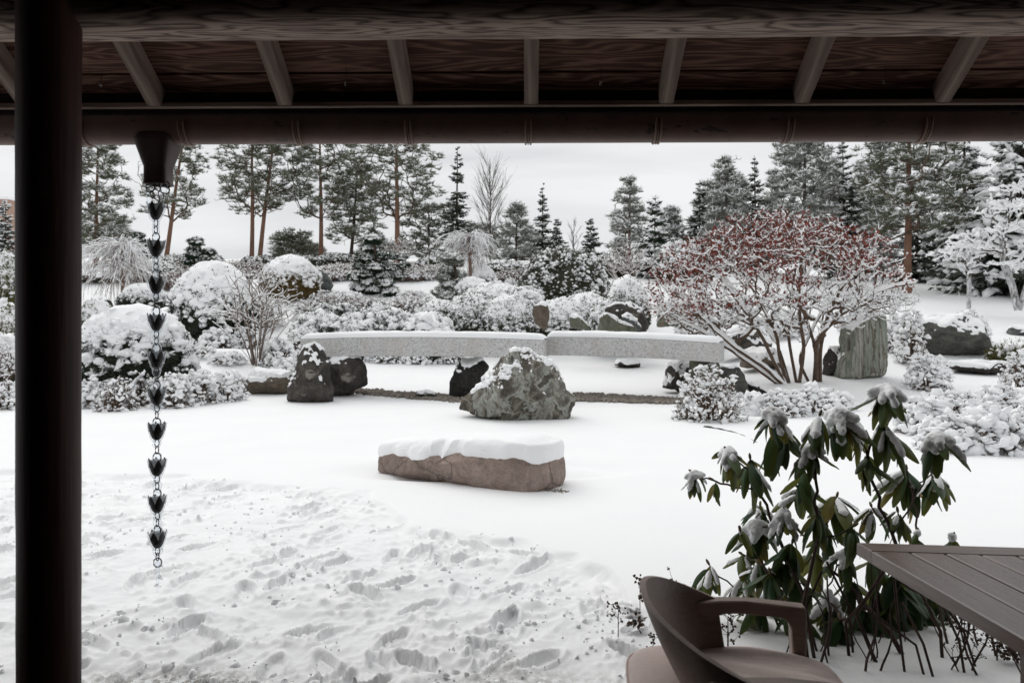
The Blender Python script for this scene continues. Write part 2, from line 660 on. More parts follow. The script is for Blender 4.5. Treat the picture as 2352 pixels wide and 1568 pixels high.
def mk_granite():
    m, N = new_mat('grey_granite')
    v = N.coord('Object')
    sp = N.n('ShaderNodeTexVoronoi', Vector=v, Scale=48.0).outputs['Color']
    s = N.n('ShaderNodeSeparateColor', Color=sp).outputs[0]
    base = N.ramp(s, [(.06, (.30, .295, .29)), (.2, (.50, .495, .49)), (.7, (.57, .565, .56)), (.95, (.66, .655, .65))])
    str_ = N.noise(N.coord('Object', (2.2, 2.2, .25)), 1.4, 4, .6)
    col = N.mix(N.ramp(str_, [(.5, 0.0), (.7, .55)]), base, (.47, .43, .375))
    big = N.noise(v, .8, 3, .5)
    col = N.mix(N.ramp(big, [(.35, 0.0), (.7, .35)]), col, (.44, .44, .45))
    dots = N.n('ShaderNodeTexVoronoi', Vector=v, Scale=5.0).outputs['Distance']
    col = N.mix(N.ramp(dots, [(.05, .8), (.08, 0.0)]), col, (.08, .08, .08))
    finish(N, col, .85, .2, bump=N.noise(v, 40, 4, .6), bstr=.4, bdist=.01)
    return m
GRANITE = mk_granite()

def mk_rock(name, cols, scale=1.6, stretch=(1, 1, 1), rot=(0, 0, 0), veins=None, spots=None, dist=1.2, rough=.85, vwid=.05, vs=1.7):
    """cols: list of (position, colour) across a warped noise; veins: colour of thin pale seams."""
    m, N = new_mat(name)
    v = N.coord('Object', stretch, rot=rot)
    w = N.n('ShaderNodeTexNoise', Vector=v, Scale=scale * .8, Detail=4.0).outputs['Color']
    vw = N.mix(.35, v, w, 'ADD')
    n1 = N.noise(vw, scale, 7, .62, dist)
    col = N.ramp(n1, cols)
    n2_ = N.noise(vw, scale * 7, 6, .7)
    col = N.mix(N.ramp(n2_, [(.35, .0), (.65, .6)]), col, N.mix(1.0, col, (.4, .4, .4), 'MULTIPLY'))
    if veins:
        vv = N.n('ShaderNodeTexVoronoi', dict(feature='DISTANCE_TO_EDGE'), Vector=vw, Scale=scale * vs).outputs['Distance']
        col = N.mix(N.ramp(vv, [(.0, .75), (vwid, 0.0)]), col, veins)
    if spots:
        c, sc, lo = spots
        s = N.noise(v, sc, 5, .6, .6)
        col = N.mix(N.ramp(s, [(lo, 0.0), (lo + .05, .9)]), col, c)
    sp = N.noise(v, scale * 30, 3, .7)
    col = N.mix(N.ramp(sp, [(.56, 0.0), (.66, .5)]), col, N.mix(.5, col, (.42, .40, .37)))
    col = N.mix(N.ramp(sp, [(.34, .6), (.42, 0.0)]), col, N.mix(1.0, col, (.35, .34, .33), 'MULTIPLY'))
    cr = N.noise(vw, scale * 2.2, 8, .7, .5)
    h = N.math('ADD', cr, N.math('MULTIPLY', N.noise(v, scale * 18, 5, .7), .4))
    finish(N, col, rough, .25, bump=h, bstr=.65, bdist=.05)
    return m
ROCK_BIG = mk_rock('patched_greenish_rock', [(.36, (.05, .045, .037)), (.45, (.12, .108, .088)), (.49, (.20, .19, .16)), (.505, (.36, .37, .335)), (.54, (.33, .335, .30)), (.555, (.07, .063, .05)), (.62, (.16, .14, .11)), (.68, (.25, .235, .195))], 1.25, veins=(.26, .24, .20), spots=((.36, .38, .355), 1.0, .66), dist=.8)
ROCK_DARK = mk_rock('dark_rock', [(.35, (.03, .027, .024)), (.5, (.065, .058, .05)), (.65, (.12, .105, .09))], 1.8, spots=((.24, .22, .19), 1.9, .585))
ROCK_BLACK = mk_rock('black_rock', [(.35, (.012, .012, .011)), (.65, (.035, .032, .03))], 2)
ROCK_BROWN = mk_rock('brown_rock', [(.35, (.09, .07, .052)), (.5, (.15, .12, .09)), (.65, (.21, .18, .145))], 1.8)
ROCK_PINK = mk_rock('smooth_pinkish_stone', [(.3, (.20, .148, .124)), (.5, (.33, .25, .212)), (.7, (.44, .345, .30))], 2.4, veins=(.10, .075, .062), spots=((.075, .056, .048), 1.1, .64), dist=.5, rough=.75, vwid=.018, vs=.55)
ROCK_BAND = mk_rock('green_banded_rock', [(.34, (.09, .07, .05)), (.42, (.36, .37, .31)), (.46, (.15, .175, .135)), (.5, (.44, .44, .39)), (.545, (.11, .09, .06)), (.58, (.33, .36, .31)), (.64, (.17, .19, .15)), (.7, (.40, .39, .34))], 1.1, (1.9, 1.9, .16), dist=.3)
ROCK_GREY = mk_rock('grey_green_boulder', [(.35, (.05, .052, .045)), (.5, (.10, .10, .088)), (.65, (.15, .15, .13))], 1.6, (1, 1, 2.6), rot=(0, .35, 0), spots=((.17, .14, .13), .7, .63))
ROCK_TEAL = mk_rock('blue_green_rock', [(.35, (.06, .07, .068)), (.65, (.17, .19, .185))], 2)
ROCK_MOSS = mk_rock('mossy_green_rock', [(.35, (.085, .095, .065)), (.5, (.16, .165, .12)), (.7, (.23, .235, .2))], 2)
ROCK_SLATE = mk_rock('dark_slate', [(.35, (.026, .023, .021)), (.65, (.055, .047, .042))], 3)

NEEDLE_PINE = simple('pine_needles', (.10, .11, .075), (.18, .19, .135), .9, .7, .15)
NEEDLE_BLUE = simple('frosted_pine_needles', (.15, .16, .135), (.30, .31, .28), .9, .7, .15)
NEEDLE_DARK = simple('dark_spruce_needles', (.045, .052, .04), (.085, .094, .074), 1.2, .7, .15)
NEEDLE_GREEN = simple('green_fir_needles', (.022, .04, .025), (.045, .07, .04), 1.2, .7, .15)
NEEDLE_YEW = simple('yellow_green_needles', (.07, .075, .03), (.14, .13, .05), 3, .7, .15)
BARK_PINE = simple('orange_pine_bark', (.15, .085, .058), (.24, .14, .10), 3, .9, .1, .5, cs=(1, 1, .4))
BARK_GREY = simple('grey_bark', (.075, .065, .058), (.15, .13, .115), 6, .9, .1, .4)
BARK_SNOWY = simple('snow_flecked_bark', (.10, .085, .075), (.74, .75, .77), 9, .9, .1, .3, cs=(1.6, 1.6, .6))
BARK_BROWN = simple('brown_twig_bark', (.075, .052, .038), (.14, .10, .075), 12, .85, .1)
BARK_PALE = simple('pale_twig_bark', (.13, .10, .082), (.21, .17, .145), 12, .85, .1)
BARK_DARK = simple('dark_twig_bark', (.045, .033, .026), (.09, .066, .05), 12, .85, .1)
TWIG_PINK = simple('pinkish_twigs', (.16, .115, .098), (.26, .2, .175), 9, .85, .1)
POST_PINK = simple('pinkish_trunk_bark', (.17, .11, .09), (.25, .175, .15), 9, .85, .1, .3)
LEAF_RED = simple('rust_red_leaves', (.12, .026, .018), (.24, .062, .042), 5, .7, .2)
LEAF_BROWN = simple('brown_withered_leaves', (.10, .075, .055), (.18, .135, .10), 6, .8, .15)
LEAF_GOLD = simple('golden_brown_foliage', (.09, .06, .022), (.17, .12, .05), 8, .8, .15)
LEAF_DARK = simple('dark_evergreen_leaves', (.014, .02, .012), (.035, .046, .026), 5, .55, .3)
LEAF_OLIVE = simple('olive_evergreen_leaves', (.045, .047, .03), (.09, .09, .06), 4, .65, .25)
GRASS_DRY = simple('dry_seed_heads', (.06, .038, .028), (.12, .08, .06), 12, .9, .1)
GRAVEL = simple('gravel_stone', (.15, .13, .11), (.34, .305, .27), 9, .9, .1)

def mk_rhodo():
    m, N = new_mat('rhododendron_leaf')
    oi = N.n('ShaderNodeObjectInfo').outputs['Random']
    v = N.coord('Object')
    geo = N.n('ShaderNodeNewGeometry').outputs['Backfacing']
    top = N.ramp(oi, [(0, (.014, .046, .022)), (.6, (.03, .082, .03)), (.86, (.065, .115, .028)), (1, (.15, .145, .03))])
    under = N.ramp(oi, [(0, (.06, .075, .03)), (.7, (.095, .10, .035)), (1, (.19, .13, .04))])
    n = N.noise(v, 30, 4, .6)
    col = N.mix(geo, top, under)
    col = N.mix(N.ramp(n, [(.35, 0.0), (.7, .4)]), col, N.mix(1.0, col, (.55, .6, .55), 'MULTIPLY'))
    b = N.n('ShaderNodeBsdfPrincipled', Base_Color=col, Roughness=.42)
    b.inputs['Specular IOR Level'].default_value = .4
    tr = N.n('ShaderNodeBsdfTranslucent', Color=N.mix(1.0, under, (1.6, 1.6, 1.0), 'MULTIPLY'))
    mx = N.n('ShaderNodeMixShader', Fac=.3, i1=b.outputs[0], i2=tr.outputs[0])
    N.n('ShaderNodeOutputMaterial', Surface=mx.outputs[0])
    return m
RHODO = mk_rhodo()
RHODO_STEM = simple('rhododendron_stem', (.035, .022, .018), (.085, .055, .042), 20, .7, .2)
BUD = simple('rhododendron_bud', (.09, .075, .03), (.17, .11, .055), 30, .6, .3)

TABLE_M = mk_wood('table_board', (.19, .122, .095), (.09, .056, .043), 4, (14, .5, 14), rough=.27, fine=.75, spec=.6, contrast=(.15, .85), fs=(90, 3, 90))
CHAIR_M = mk_wood('chair_shell', (.36, .275, .235), (.22, .16, .135), 4, (3, 1.2, 1.2), rough=.55, fine=.7, spec=.4, contrast=(.3, .75))
CUSHION = simple('mauve_brown_cushion_fabric', (.64, .54, .51), (.70, .60, .57), 60, .9, .1, .1)
WALL_M = simple('pavilion_wall', (.010, .008, .007), (.018, .014, .012), 3, .8, .1)
BRICK_FAR = simple('pale_pink_brick', (.36, .24, .19), (.44, .31, .25), 2, .9, .1)
GLASS_FAR = simple('dark_window_glass', (.05, .055, .06), None, rough=.2, spec=.5)

# ---------------------------------------------------------------- terrain
PL = ([0, 16, 20, 24, 28, 36, 45, 60, 120, 500], [0, 0, .1, .35, 1.5, 3.4, 4.8, 6.2, 8, 10])
PR = ([0, 16.5, 19.5, 21, 28, 36, 45, 60, 120, 500], [0, 0, .33, .68, 1.85, 3.1, 4.0, 5.2, 7, 9])

def ground(x, y):
    x = np.asarray(x, float)
    y = np.asarray(y, float)
    a = np.interp(y, *PL)
    b = np.interp(y, *PR)
    h = a + (b - a) * smooth(x / np.maximum(y, 1), .22, .42)
    h = h + .6 * np.exp(-(((x + 8.3) / 3.0) ** 2 + ((y - 21.5) / 3.2) ** 2))      # the bank on the left
    return h

def gz(x, y):
    return float(ground(np.array([x]), np.array([y]))[0])

TRX = np.array([-9, -6, -4.6, -3, -1.3, -.78, .08, .63, .75, .9, 9])
TRY = np.array([8.8, 8.8, 8.5, 8.1, 7.4, 6.3, 5.9, 5.2, 4.2, 3.3, 3.0])

def terrain():
    ys = np.concatenate([np.arange(2.95, 8.6, .02), 8.6 + np.cumsum(.02 * 1.022 ** np.arange(300))])
    ys = np.concatenate([ys[ys < 140], [150, 175, 210, 260, 330, 420, 520]])
    u = np.linspace(-1, 1, 700)
    s = np.sign(u) * (0.72 * np.abs(u) + .48 * np.abs(u) ** 3)
    Y, U = np.meshgrid(ys, s, indexing='ij')
    X = U * (Y + 1.2)
    x, y = X.ravel(), Y.ravel()
    z = ground(x, y)
    z += .03 * n2(x, y, 2.6, 5, 2) * smooth(y, 3, 6)
    z += .10 * n2(x, y, 5.5, 9, 3) * smooth(y, 18, 30)
    worn = np.zeros_like(x)
    dirt = np.zeros_like(x)
    near = np.where((y < 9.6))[0]
    xn, yn = x[near], y[near]
    edge = np.interp(xn, TRX, TRY) + .35 * n2(xn, yn, .6, 3, 3)
    m = smooth(edge - yn, -.02, .22)
    m2 = smooth(edge - yn, .0, .9)
    wx = xn + .10 * n2(xn, yn, .4, 31, 2)
    wy = yn + .10 * n2(xn, yn, .4, 37, 2)
    bil = 1 - np.abs(n2(wx, wy, .34, 41, 1)) * 2.4            # ridges of pushed-up snow
    bil2 = 1 - np.abs(n2(wx, wy, .15, 47, 1)) * 2.4
    pat = smooth(n2(xn, yn, .8, 53, 2), -.25, .3)
    h = -.05 + .035 * n2(wx, wy, .55, 59, 3) + .022 * np.clip(bil, 0, 1) ** 2 * pat + .016 * np.clip(bil2, 0, 1) ** 2 * pat
    lump_ = np.clip(n2(wx, wy, .11, 61, 2) - .12, 0, 1)
    h += .10 * np.clip(lump_, 0, .4) * smooth(n2(xn, yn, .55, 67, 2), -.15, .25) + .06 * np.clip(n2(wx, wy, .055, 63, 2) - .08, 0, .4) * smooth(n2(xn, yn, .4, 69, 2), -.05, .25)
    h += .008 * n2(xn, yn, .035, 71, 2)
    tread = np.zeros_like(xn)
    r = RS(77)
    for k in range(210):                                       # boot prints
        fx, fy = r.uniform(-4.5, 1.3), r.uniform(3.3, 8.3)
        if fy > np.interp(fx, TRX, TRY) - .12:
            continue
        a = r.uniform(-.9, .9) + (PI if r.rand() < .5 else 0)
        q = (np.abs(xn - fx) < .3) & (np.abs(yn - fy) < .3)
        if not q.any():
            continue
        dx, dy = xn[q] - fx, yn[q] - fy
        lx, ly = dx * np.cos(a) + dy * np.sin(a), -dx * np.sin(a) + dy * np.cos(a)
        wd = .052 - .012 * np.clip(-ly / .14, 0, 1)
        e = (lx / wd) ** 2 + (ly / .145) ** 2
        inn = smooth(1.15 - e, 0, .35)
        rim = np.exp(-((e - 1.6) / .5) ** 2)
        dep = r.uniform(.012, .035)
        flat = -.055 - dep
        hq = h[q]
        hq = hq * (1 - inn * .85) + flat * inn * .85 + rim * .014
        if r.rand() < .75:
            hq += inn * .006 * np.sign(np.sin(ly / .0125 * PI + r.uniform(0, 6)))
        h[q] = hq
    z[near] += h * m
    z[near] -= .012 * m2
    worn[near] = m2 * smooth(8.5 - yn, 0, 4.5) * smooth(-h, -.02, .06)
    drip = np.exp(-(((xn + 1.55) / .42) ** 2 + ((yn - 3.68) / .13) ** 2))
    wet = np.exp(-(((xn - .02) / .34) ** 2 + ((yn - 3.62) / .2) ** 2)) * .75 + np.exp(-(((xn + .72) / .3) ** 2 + ((yn - 3.5) / .12) ** 2)) * .5 + np.exp(-(((xn - .45) / .2) ** 2 + ((yn - 3.55) / .12) ** 2)) * .4
    dirt[near] = np.clip(drip * .95 + wet * .6 + .05 * smooth(3.8 - yn, 0, .4) * m, 0, 1) * m
    z[near] -= drip * .05
    # hollow round the low stone
    q = near
    sx, sy = .0, 8.75
    d2 = np.hypot((xn + .25) / 1.35, (yn - 8.55) / .55)
    z[near] -= .05 * np.exp(-((d2 - .95) / .25) ** 2)
    nr, nc = Y.shape
    idx = np.arange(nr * nc).reshape(nr, nc)
    f = np.stack([idx[:-1, :-1], idx[:-1, 1:], idx[1:, 1:], idx[1:, :-1]], -1).reshape(-1, 4)
    mb = MB()
    mb.add(np.stack([x, y, z], 1), f)
    o = mb.build('snow_ground', GROUND)
    o['kind'] = 'structure'
    for nm, val in (('worn', worn), ('dirt', dirt)):
        at_ = o.data.attributes.new(nm, 'FLOAT', 'POINT')
        at_.data.foreach_set('value', val.astype(np.float32))
    return o
terrain()
def crumbs():
    rng = RS(12)
    n = 3000
    y = 3.4 + 5.2 * rng.rand(n) ** 1.5
    x = rng.uniform(-1, 1, n) * (y * .7)
    e = np.interp(x, TRX, TRY)
    k = (y < e - .05) & (n2(x, y, .5, 67, 2) > -.12)
    x, y = x[k], y[k]
    sz = .006 + .022 * rng.rand(len(x)) ** 4
    mb = MB()
    sc = np.stack([sz * rng.uniform(.7, 1.5, len(x)), sz * rng.uniform(.7, 1.3, len(x)), sz * rng.uniform(.5, 1.0, len(x))], 1)
    me = bpy.data.objects['snow_ground'].data
    co = np.zeros(len(me.vertices) * 3, np.float32)
    me.vertices.foreach_get('co', co)
    co = co.reshape(-1, 3)
    co = co[co[:, 1] < 9.5]
    cell = {}
    ix, iy = np.floor(co[:, 0] / .04).astype(int), np.floor(co[:, 1] / .04).astype(int)
    for a, b, z in zip(ix, iy, co[:, 2]):
        cell[(a, b)] = max(z, cell.get((a, b), -9))
    z = np.array([cell.get((int(math.floor(a / .04)), int(math.floor(b / .04))), -.05) for a, b in zip(x, y)])
    inst(mb, *SNOWS, np.stack([x, y, z - sz * .1], 1), sc, rand_rot(rng, len(x)))
    o = mb.build('snow_crumbs', SNOW, stuff=True)
    o['label'] = 'loose crumbs of kicked up snow over the trodden ground'
crumbs()
gp = MB()
gp.add([[-70, -60, -.05], [70, -60, -.05], [70, 3.3, -.05], [-70, 3.3, -.05]], [[0, 1, 2, 3]])
o = gp.build('snow_ground', SNOW)                              # the same snow goes on beside and behind the pavilion
o['kind'] = 'structure'

# ---------------------------------------------------------------- pavilion (the roof one stands under)
BA = math.radians(-1.0)                                        # the eave runs very slightly across the view
CB, SB = math.cos(BA), math.sin(BA)
def bl(x, y):
    """World (x, y) -> the pavilion's own axes."""
    return (x * CB + y * SB, -x * SB + y * CB)
pav = thing('pavilion', 'dark timber pavilion roof on a round post, seen from underneath', 'pavilion', (0, 0, 0), BA)
SL = .6                                                        # roof slope
EY, EZ = 3.46, 2.534                                           # lower end of the rafters

def zraf(y):
    return EZ + SL * (EY - y)

def log(mb, a, b, ra, rb, seed, k=40, n=60, amp=.006, m=0, boxy=0):
    t = np.linspace(0, 1, n)[:, None]
    P = np.asarray(a) + (np.asarray(b) - np.asarray(a)) * t
    r = (ra + (rb - ra) * t[:, 0]) + amp * pnoise(np.stack([t[:, 0] * 9, t[:, 0] * 0 + seed, t[:, 0] * 0], 1), seed)
    V, f = tubes(P, r, k)
    if boxy:                                                   # hewn: flat faces, rounded arrises
        Pc = np.repeat(P, k, 0)
        dv = V - Pc
        e = np.abs(dv) / np.linalg.norm(dv, axis=1, keepdims=True)
        V = Pc + dv / ((e[:, 1] ** boxy + e[:, 2] ** boxy) ** (1 / boxy))[:, None]
    V = V + unit(V - np.repeat(P, k, 0)) * (.0025 * pnoise(V * 6, seed))[:, None]
    mb.add(V, f, m)

pm = MB()
px_, py_ = bl((112.5 - CX) * 2.9 / F, 2.9)
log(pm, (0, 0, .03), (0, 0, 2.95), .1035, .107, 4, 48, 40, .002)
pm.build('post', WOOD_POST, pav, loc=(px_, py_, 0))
bm_ = MB()
log(bm_, (-3.9, 0, 0), (4.4, 0, 0), .135, .135, 9, 72, 90, .003, boxy=3.4)
bm_.build('beam', WOOD_BEAM, pav, loc=(0, 2.97, 2.803))

RX = [-2.72, -2.14, -1.567, -.992, -.464, .083, .668, 1.253, 1.856, 2.46, 3.04]
for i, rx in enumerate(RX):
    rx0, _ = bl(rx, EY)
    ln = 5.1
    th = math.atan(SL)
    rb = MB()
    box(rb, (ln / 2, 0, .045), (ln, .061, .09), bevel=.004)
    o = rb.build('rafter', WOOD_RAFTER, pav, flat=True)
    # local X runs up the slope, away from the eave
    M = Matrix(((0, 1, 0), (-1, 0, 0), (0, 0, 1))).to_4x4()
    Rm = Matrix.Rotation(-th, 4, 'X')
    o.matrix_parent_inverse = Matrix.Identity(4)
    o.matrix_local = Matrix.Translation((rx0, EY, EZ)) @ Rm @ M
nrm = np.array([0, SL, 1]) / math.hypot(1, SL)                 # up and out of the roof plane
dn = np.array([0, -1, SL]) / math.hypot(1, SL)                 # up the slope
bw = .178
jit = RS(5)
for k in range(30):
    s0 = -.08 + k * bw
    bb = MB()
    box(bb, (0, 0, 0), (8.2, bw - .007, .022), bevel=.003)
    o = bb.build('ceiling_board', WOOD_BOARD, pav, flat=True)
    c = np.array([.25, EY, EZ]) + dn * (s0 + bw / 2) + nrm * (.091 + .012 + jit.uniform(0, .003))
    th = math.atan(SL)
    o.matrix_local = Matrix.Translation(c) @ Matrix.Rotation(-th, 4, 'X') @ Matrix.Translation((0, 0, 0))
rf = MB()
ymin = EY - 5.0
rz0 = zraf(EY + .10) + .135
v = []
for x in (-3.85, 4.35):
    v += [[x, EY + .10, rz0], [x, ymin, zraf(ymin) + .135], [x, ymin - 5, zraf(ymin) - 2.9], [x, EY + .10, rz0 + .06], [x, ymin, zraf(ymin) + .24], [x, ymin - 5, zraf(ymin) - 2.8]]
rf.add(v, [[0, 1, 7, 6], [1, 2, 8, 7], [3, 9, 10, 4], [4, 10, 11, 5], [0, 6, 9, 3], [2, 5, 11, 8]])
rf.build('roof', WOOD_DARK, pav, flat=True)
# closed back and sides of the hall behind the viewer
wl = MB()
zt = zraf(ymin)
box(wl, (.25, -4.6, 2.0), (8.2, .15, 4.2))
for x in (-3.85, 4.35):
    v = np.array([[x + dx, y, z] for dx in (-.06, .06) for (y, z) in ((2.4, 0), (-4.6, 0), (-4.6, zt + .12 - (ymin + 4.6) * .6), (ymin, zt + .12), (2.4, zraf(2.4) + .12))])
    wl.add(v, [[0, 1, 6, 5], [1, 2, 7, 6], [2, 3, 8, 7], [3, 4, 9, 8], [4, 0, 5, 9]])
    wl.add(v, [[0, 1, 2], [0, 2, 3], [0, 3, 4], [5, 7, 6], [5, 8, 7], [5, 9, 8]])
wl.build('wall', WALL_M, pav, flat=True)
fl = MB()
box(fl, (.25, -.56, -.02), (8.3, 7.88, .1))
fl.build('floor', FLOOR_M, pav, flat=True)

# rain gutter
GY, GR, GZ = 3.6, .076, 2.476
gut = MB()
na = 22
prof = [(GR * math.cos(a), GR * math.sin(a)) for a in np.linspace(PI, 2 * PI, na)]
prof = [(-GR - .006, .082), (-GR, .078), (-GR, .04)] + prof + [(GR, .04), (GR, .078), (GR + .008, .082), (GR - .004, .076), (GR - .006, 0)]
prof += [((GR - .005) * math.cos(a), (GR - .005) * math.sin(a)) for a in np.linspace(2 * PI, PI, na)] + [(-GR + .005, .075)]
xs = np.linspace(-3.8, 4.3, 60)
pr = np.array(prof)
V = np.array([[x, p[0], p[1]] for x in xs for p in pr])
k = len(pr)
idx = np.arange(len(xs) * k).reshape(len(xs), k)
fq = np.stack([idx[:-1], np.roll(idx[:-1], -1, 1), np.roll(idx[1:], -1, 1), idx[1:]], -1).reshape(-1, 4)
gut.add(V, fq)
gutter = gut.build('gutter', GUTTER, pav, loc=(0, GY, GZ))
stp = MB()
box(stp, (.25, EY + .03, EZ + .012), (8.1, .03, .022), bevel=.003)
stp.build('eave_batten', WOOD_RAFTER, pav, flat=True)
fas = MB()
box(fas, (.25, EY + .062, EZ + .05), (8.1, .02, .14), bevel=.003)
fas.build('fascia_board', WOOD_DARK, pav, flat=True)
for bx in (-2.6, 175, 415, 680, 938, 1213, 1510, 1810, 2120, 3.0):
    x0 = bx if abs(bx) < 10 else bl((bx - CX) * 3.55 / F, 3.55)[0]
    bk = MB()
    for off, rr, th_ in ((-.011, .005, 1), (.0, .0035, 1), (.011, .005, 1)):
        a = np.linspace(PI - .35, 2 * PI + .35, 26)
        P = np.stack([np.full(26, x0 + off), (GR + .004) * np.cos(a), (GR + .004) * np.sin(a)], 1)
        q = np.sin(a) > 0
        P[q, 1] = np.sign(np.cos(a[q])) * (GR + .004)
        P[q, 2] = np.linspace(.05, .0, 26)[:q.sum()] if False else P[q, 2]
        tube_add(bk, P, rr, 7)
    bk.build('gutter_bracket', BRACKET, gutter)
fn_ = MB()
def sq(V, a):
    # square with rounded corners
    c, s_ = np.cos(a), np.sin(a)
    f = 1 / (np.abs(c) ** 6 + np.abs(s_) ** 6) ** (1 / 6)
    V = V.copy()
    V[:, :, 0] *= f
    V[:, :, 1] *= f
    return V
sx_, _ = bl((357.5 - CX) * 3.6 / F, 3.6)
lathe(fn_, [(.060, .05), (.076, .02), (.086, .0), (.085, -.012), (.055, -.112), (.0525, -.120), (.0525, -.19), (.0555, -.194), (.0555, -.2), (.048, -.2), (.047, -.12), (.07, .0)], 40, fn=sq)
fn_.build('gutter_outlet', OUTLET, gutter, loc=(sx_, 0, -.062))
# four small wire hooks with a water drop at the tip under the boards
for hx, hy in ((231, 196), (793, 193), (1379, 192), (2030, 190)):
    d = 3.34
    p = at(hx, hy, d)
    x0, y0 = bl(p[0], p[1])
    hk = MB()
    top = (x0 + .006, y0, p[2] + .07)
    tube_add(hk, [top, (x0 + .004, y0, p[2] + .035), (x0, y0, p[2] + .012)], .0013, 5)
    h = hk.build('wire_hook', CHAINM, pav)
    dp = MB()
    inst(dp, *ICO2, [[x0, y0, p[2]]], [[.0042, .0042, .008]])
    dp.build('water_drop', ICE, h)

# ---------------------------------------------------------------- rain chain
CXW, CYW = (357.5 - CX) * 3.6 / F, 3.6
def pz(py, d=3.6):
    return CAMZ + (HY - py) * d / F
ztop = pz(421)
chain = thing('rain_chain', 'rain chain of tulip shaped cups coated in ice, hanging from the gutter outlet', 'rain chain', (CXW, CYW, ztop))
TILT = .0000
def cz(py):
    return pz(py) - ztop
def cxo(py):
    return (py - 420) / 880 * 4.5 * 3.6 / F
def cup_mesh():
    mb = MB()
    K = 48
    prof = [(.004, -.040), (.013, -.037), (.021, -.026), (.028, -.008), (.0315, .010), (.034, .022), (.036, .030)]
    prof_in = [(r - .0022, z) for r, z in prof[::-1]]
    def fn(V, a):
        V = V.copy()
        nn = len(prof)
        for j in list(range(nn)) + list(range(nn, 2 * nn)):
            jj = j if j < nn else 2 * nn - 1 - j
            w = jj / (nn - 1)
            pet = np.abs(np.cos(3 * a + .5))
            lob = (1 - np.abs(((a * 6 / (2 * PI) + .25) % 1) - .5) * 2)
            V[j, :, 2] += (w ** 2.2) * (-.030 + .042 * lob ** .7)
            g = 1 + .12 * w ** 2 * lob - .05 * (1 - lob) * w
            V[j, :, 0] *= g
            V[j, :, 1] *= g
        return V
    lathe(mb, prof + prof_in, K, fn=fn)
    return mb.mesh('cup', CHAINM)
def ice_mesh():
    mb = MB()
    prof = [(.006, -.050), (.018, -.046), (.027, -.030), (.0345, -.008), (.039, .012), (.0425, .030), (.043, .038)]
    def fn(V, a):
        V = V.copy()
        q = V.reshape(-1, 3)
        d = 1 + .10 * pnoise(q * 55, 3)[:, None]
        q[:, :2] *= d
        q[:, 2] += .003 * pnoise(q * 70, 8)
        return q.reshape(V.shape)
    lathe(mb, prof, 28, fn=fn)
    lathe(mb, [(.026, -.005), (.031, .012), (.0335, .026), (.030, .033), (.015, .031), (.003, .033)], 24, m=1)
    return mb.mesh('cup_ice', [ICE, ICE_MILK])
def link_geo(ax, ay, r, k=22, ks=7):
    a = np.arange(k + 1) * 2 * PI / k
    P = np.stack([ax * np.cos(a), np.zeros(k + 1), ay * np.sin(a)], 1)
    mb = MB()
    tube_add(mb, P, r, ks, caps=False)
    return mb
CUP, CUPICE = cup_mesh(), ice_mesh()
L_BIG = link_geo(.0175, .0205, .0027).mesh('link', CHAINM)
L_SM = link_geo(.0105, .0175, .0024).mesh('link', CHAINM)
ic = MB()
inst(ic, ICO3[0] * (1 + .3 * fbm(ICO3[0] * 2.2, 5, 3))[:, None], ICO3[1], [[0, 0, 0]], [[.021, .015, .029]])
LINKICE = ic.mesh('link_ice', ICE)
cups = [485, 570, 655, 740, 825, 910, 990, 1073, 1157, 1238]
rr = RS(8)
for i, cy in enumerate(cups):
    c = link_mesh('cup', CUP, chain, loc=(cxo(cy), 0, cz(cy)))
    c.rotation_euler = (rr.uniform(-.05, .05), rr.uniform(-.05, .05), rr.uniform(-.25, .25))
    q = link_mesh('ice_coat', CUPICE, c)
    q.rotation_euler = (0, 0, rr.uniform(0, 6))
    ys = [cy + 27, cy + 43, cy + 60]
    if i == 9:
        ys = [cy + 27, cy + 40, cy + 53]
    for j, ly in enumerate(ys):
        me = L_SM if j < 2 else L_BIG
        l = link_mesh('link', me, chain, loc=(cxo(ly), 0, cz(ly)))
        l.rotation_euler = (0, rr.uniform(-.12, .12), (PI / 2 - .35 if j % 2 else .0) + rr.uniform(-.3, .3))
        if j != 1 or rr.rand() < .6:
            k = link_mesh('ice_coat', LINKICE, l)
            k.rotation_euler = (0, rr.uniform(0, 6) * 0, rr.uniform(0, 6))
            k.scale = (1, 1, rr.uniform(.8, 1.1))
# the hanger under the outlet: two pairs of rings meeting in one
for (lx, ly, ry, rz_, me) in ((345, 432, .45, .2, L_BIG), (350, 447, -.3, 1.2, L_SM), (379, 435, -.75, .15, L_BIG), (370, 448, -.7, 1.0, L_SM), (341, 424, .3, .9, L_SM), (384, 424, -.4, .9, L_SM), (358, 459, 0, 0, L_BIG), (362, 430, -.3, .9, L_SM)):
    l = link_mesh('link', me, chain, loc=((lx - 357.5) * 3.6 / F, 0, cz(ly)))
    l.rotation_euler = (0, ry, rz_)
def icicle(name, p0, p1, r0, r1, seed):
    n = 26
    t = np.linspace(0, 1, n)[:, None]
    P = np.asarray(p0) + (np.asarray(p1) - np.asarray(p0)) * t
    P[:, 0] += .0025 * pnoise(np.stack([t[:, 0] * 7, t[:, 0] * 0 + seed, t[:, 0] * 0], 1), seed)
    r = (r0 + (r1 - r0) * t[:, 0]) * (1 + .4 * pnoise(np.stack([t[:, 0] * 11, t[:, 0] * 0, t[:, 0] * 0 + seed], 1), seed + 1))
    mb = MB()
    tube_add(mb, P, r, 10)
    return mb.build(name, ICE, chain)
icicle('icicle', (cxo(1295), 0, cz(1290)), (cxo(1358), 0, cz(1360)), .012, .003, 2)
icicle('icicle', (.04, 0, cz(424)), (.022, .004, cz(478)), .016, .007, 5)
icicle('icicle', (-.035, 0, cz(424)), (-.03, .004, cz(476)), .012, .006, 7)

